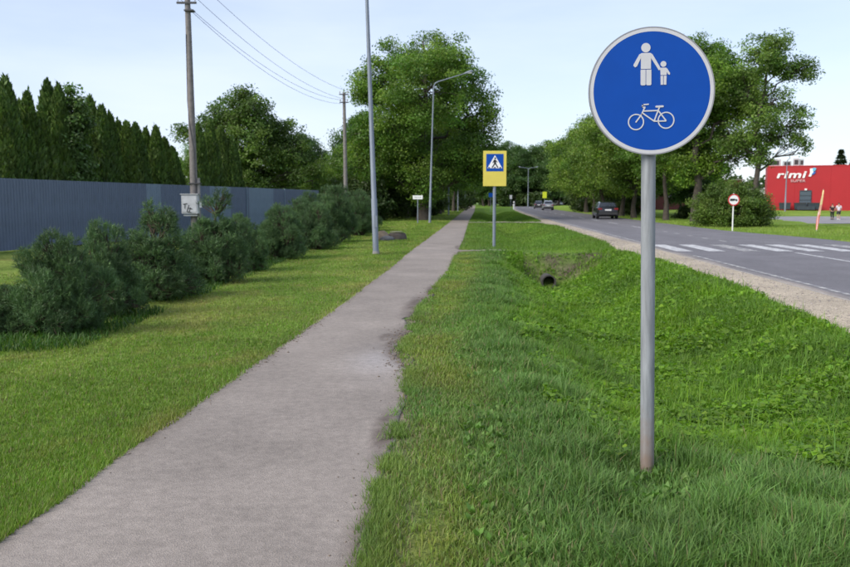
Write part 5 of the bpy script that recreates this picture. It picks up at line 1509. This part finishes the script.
for k in range(4):
    w_ = MB().box((2.2 + k * 3.6, -0.02, 2.6), (1.6, 0.06, 1.3)).build('window', M['shop_white'], low)
    MB().box((2.2 + k * 3.6, -0.06, 2.6), (1.4, 0.03, 1.1)).build('pane', M['glass'], w_)
wh = empty('white_building', (43, 150, 0.2)); tag(wh, 'low white building seen between the roadside trunks', 'building')
MB().box((6, 5, 1.7), (26, 10, 3.4)).build('wall', plain('white_render', (0.62, 0.62, 0.62), 0.8, var=0.08), wh)
MB().box((6, 5, 3.48), (26.5, 10.5, 0.16)).build('roof', M['concrete'], wh)
for k in range(6):
    w_ = MB().box((-4 + k * 3.8, -0.02, 1.8), (1.5, 0.06, 1.1)).build('window', M['shop_white'], wh)
    MB().box((-4 + k * 3.8, -0.06, 1.8), (1.3, 0.03, 0.9)).build('pane', M['glass'], w_)
for k, x in enumerate((49.0, 50.75, 52.3)):
    wy_ = 113.2 - (x - 48.4) * 0.384
    t = empty('waste_container', (x, wy_, float(height(x, wy_))), R(-21) + 0.02 * k)
    bevel_obj(MB().add([(-0.66, -0.45, 0.15), (0.66, -0.45, 0.15), (0.66, 0.45, 0.15), (-0.66, 0.45, 0.15), (-0.72, -0.52, 0.95), (0.72, -0.52, 0.95), (0.72, 0.52, 0.95), (-0.72, 0.52, 0.95)],
                   [(3, 2, 1, 0), (4, 5, 6, 7), (0, 1, 5, 4), (1, 2, 6, 5), (2, 3, 7, 6), (3, 0, 4, 7)]).build('bin', M['shop_dark'], t), 0.03)
    bevel_obj(MB().box((0, 0, 1.0), (1.5, 1.1, 0.1)).build('lid', M['plastic'], t), 0.03)
    for sx_ in (-0.55, 0.55):
        for sy_ in (-0.35, 0.35): MB().tube([(sx_ - 0.03, sy_, 0.08), (sx_ + 0.03, sy_, 0.08)], 0.08, 10).build('wheel', M['tyre'], t, True)
    tag(t, 'dark waste container by the red wall, %s' % ['leftmost of three', 'middle of three', 'rightmost, next to the door'][k], 'container', 'waste containers by the shop')

# ------------------------------------------------------------------ pedestrians
def skin(name, joints, bones, mat, parent, root=0, sub=2):
    me = bpy.data.meshes.new(name)
    me.from_pydata([j[0] for j in joints], bones, [])
    o = mobj(name, me, mat, parent)
    sk = o.modifiers.new('skin', 'SKIN'); sk.use_smooth_shade = True
    lay = me.skin_vertices[0] if me.skin_vertices else None
    if lay is None:
        bm = bmesh.new(); bm.from_mesh(me); bm.verts.layers.skin.verify(); bm.to_mesh(me); bm.free()
        lay = me.skin_vertices[0]
    for i, j in enumerate(joints):
        r_ = j[1]; lay.data[i].radius = r_ if hasattr(r_, '__len__') else (r_, r_)
        lay.data[i].use_root = (i == root)
    sb = o.modifiers.new('sub', 'SUBSURF'); sb.levels = 1; sb.render_levels = sub
    return o
M['skin'] = plain('skin', (0.42, 0.26, 0.19), 0.6, var=0.05)
M['hair'] = plain('hair', (0.03, 0.022, 0.016), 0.8)
def person(loc, rz, top, bottom, long_leg, label, H=1.72):
    t = empty('person', loc, rz); s = H / 1.72
    J = [((0, 0, 0.95), (0.14, 0.10)), ((0, 0, 1.15), (0.13, 0.09)), ((0, 0.01, 1.36), (0.16, 0.10)), ((0, 0.02, 1.46), (0.06, 0.06)), ((0, 0.035, 1.53), (0.065, 0.07)), ((0, 0.05, 1.62), (0.08, 0.095)), ((0, 0.05, 1.70), (0.05, 0.06)),
         ((0.10, 0, 0.88), 0.085), ((0.12, 0.10, 0.49), 0.058), ((0.12, -0.02, 0.10), 0.042), ((0.12, 0.13, 0.03), 0.035),
         ((-0.10, 0, 0.88), 0.085), ((-0.12, 0.0, 0.49), 0.058), ((-0.12, -0.22, 0.14), 0.042), ((-0.12, -0.12, 0.03), 0.035),
         ((0.19, 0.01, 1.40), 0.055), ((0.25, -0.06, 1.13), 0.043), ((0.24, 0.06, 0.90), 0.034), ((0.23, 0.10, 0.80), 0.036),
         ((-0.19, 0.01, 1.40), 0.055), ((-0.25, 0.02, 1.13), 0.043), ((-0.24, 0.16, 0.93), 0.034), ((-0.23, 0.21, 0.84), 0.036)]
    J = [((a[0] * s, a[1] * s, a[2] * s), r_) for a, r_ in J]
    skin('body', J, [(0, 1), (1, 2), (2, 3), (3, 4), (4, 5), (5, 6), (0, 7), (7, 8), (8, 9), (9, 10), (0, 11), (11, 12), (12, 13), (13, 14), (2, 15), (15, 16), (16, 17), (17, 18), (2, 19), (19, 20), (20, 21), (21, 22)], M['skin'], t)
    S_ = [((0, 0, 0.88 * s), (0.175, 0.13)), ((0, 0, 1.12 * s), (0.165, 0.12)), ((0, 0.01, 1.36 * s), (0.19, 0.125)), ((0, 0.015, 1.45 * s), (0.08, 0.075)), ((0.19 * s, 0.01, 1.40 * s), 0.075), ((0.235 * s, -0.035, 1.20 * s), 0.068), ((-0.19 * s, 0.01, 1.40 * s), 0.075), ((-0.235 * s, 0.015, 1.20 * s), 0.068)]
    skin('shirt', S_, [(0, 1), (1, 2), (2, 3), (2, 4), (4, 5), (2, 6), (6, 7)], top, t)
    lowz = 0.14 if long_leg else 0.52
    T_ = [((0, 0, 0.97 * s), (0.165, 0.125)), ((0.10 * s, 0, 0.86 * s), 0.11), ((0.12 * s, 0.09 * s, 0.53 * s), 0.085), ((-0.10 * s, 0, 0.86 * s), 0.11), ((-0.12 * s, 0, 0.53 * s), 0.085)]
    B_ = [(0, 1), (1, 2), (0, 3), (3, 4)]
    if long_leg: T_ += [((0.12 * s, -0.01, lowz * s), 0.06), ((-0.12 * s, -0.2, (lowz + 0.05) * s), 0.06)]; B_ += [(2, 5), (4, 6)]
    skin('trousers', T_, B_, bottom, t)
    skin('hair', [((0, 0.02 * s, 1.60 * s), (0.08, 0.08)), ((0, 0.03 * s, 1.68 * s), (0.095, 0.1)), ((0, 0.04 * s, 1.74 * s), (0.05, 0.06))], [(0, 1), (1, 2)], M['hair'], t)
    for p in ((0.12, 0.08, 0.045), (-0.12, -0.16, 0.06)):
        bevel_obj(MB().box((p[0] * s, p[1] * s, p[2]), (0.11, 0.27, 0.10)).build('shoe', M['white_clean'] if not long_leg else M['plastic'], t), 0.03)
    return tag(t, label, 'person', 'people walking by the shop')
def pz(x, y): return float(height(x, y)) + 0.05
person((42.85, 87.2, pz(42.85, 87.2)), -0.2, plain('black_shirt', (0.014, 0.014, 0.018), 0.8), plain('black_trousers', (0.012, 0.012, 0.016), 0.8), True, 'person in black clothes walking before the red shop', 1.66)
person((43.42, 87.0, pz(43.42, 87.0)), -0.15, plain('white_shirt', (0.62, 0.60, 0.66), 0.8), plain('dark_shorts', (0.03, 0.03, 0.05), 0.8), False, 'person in a white shirt and dark shorts by the shop', 1.76)
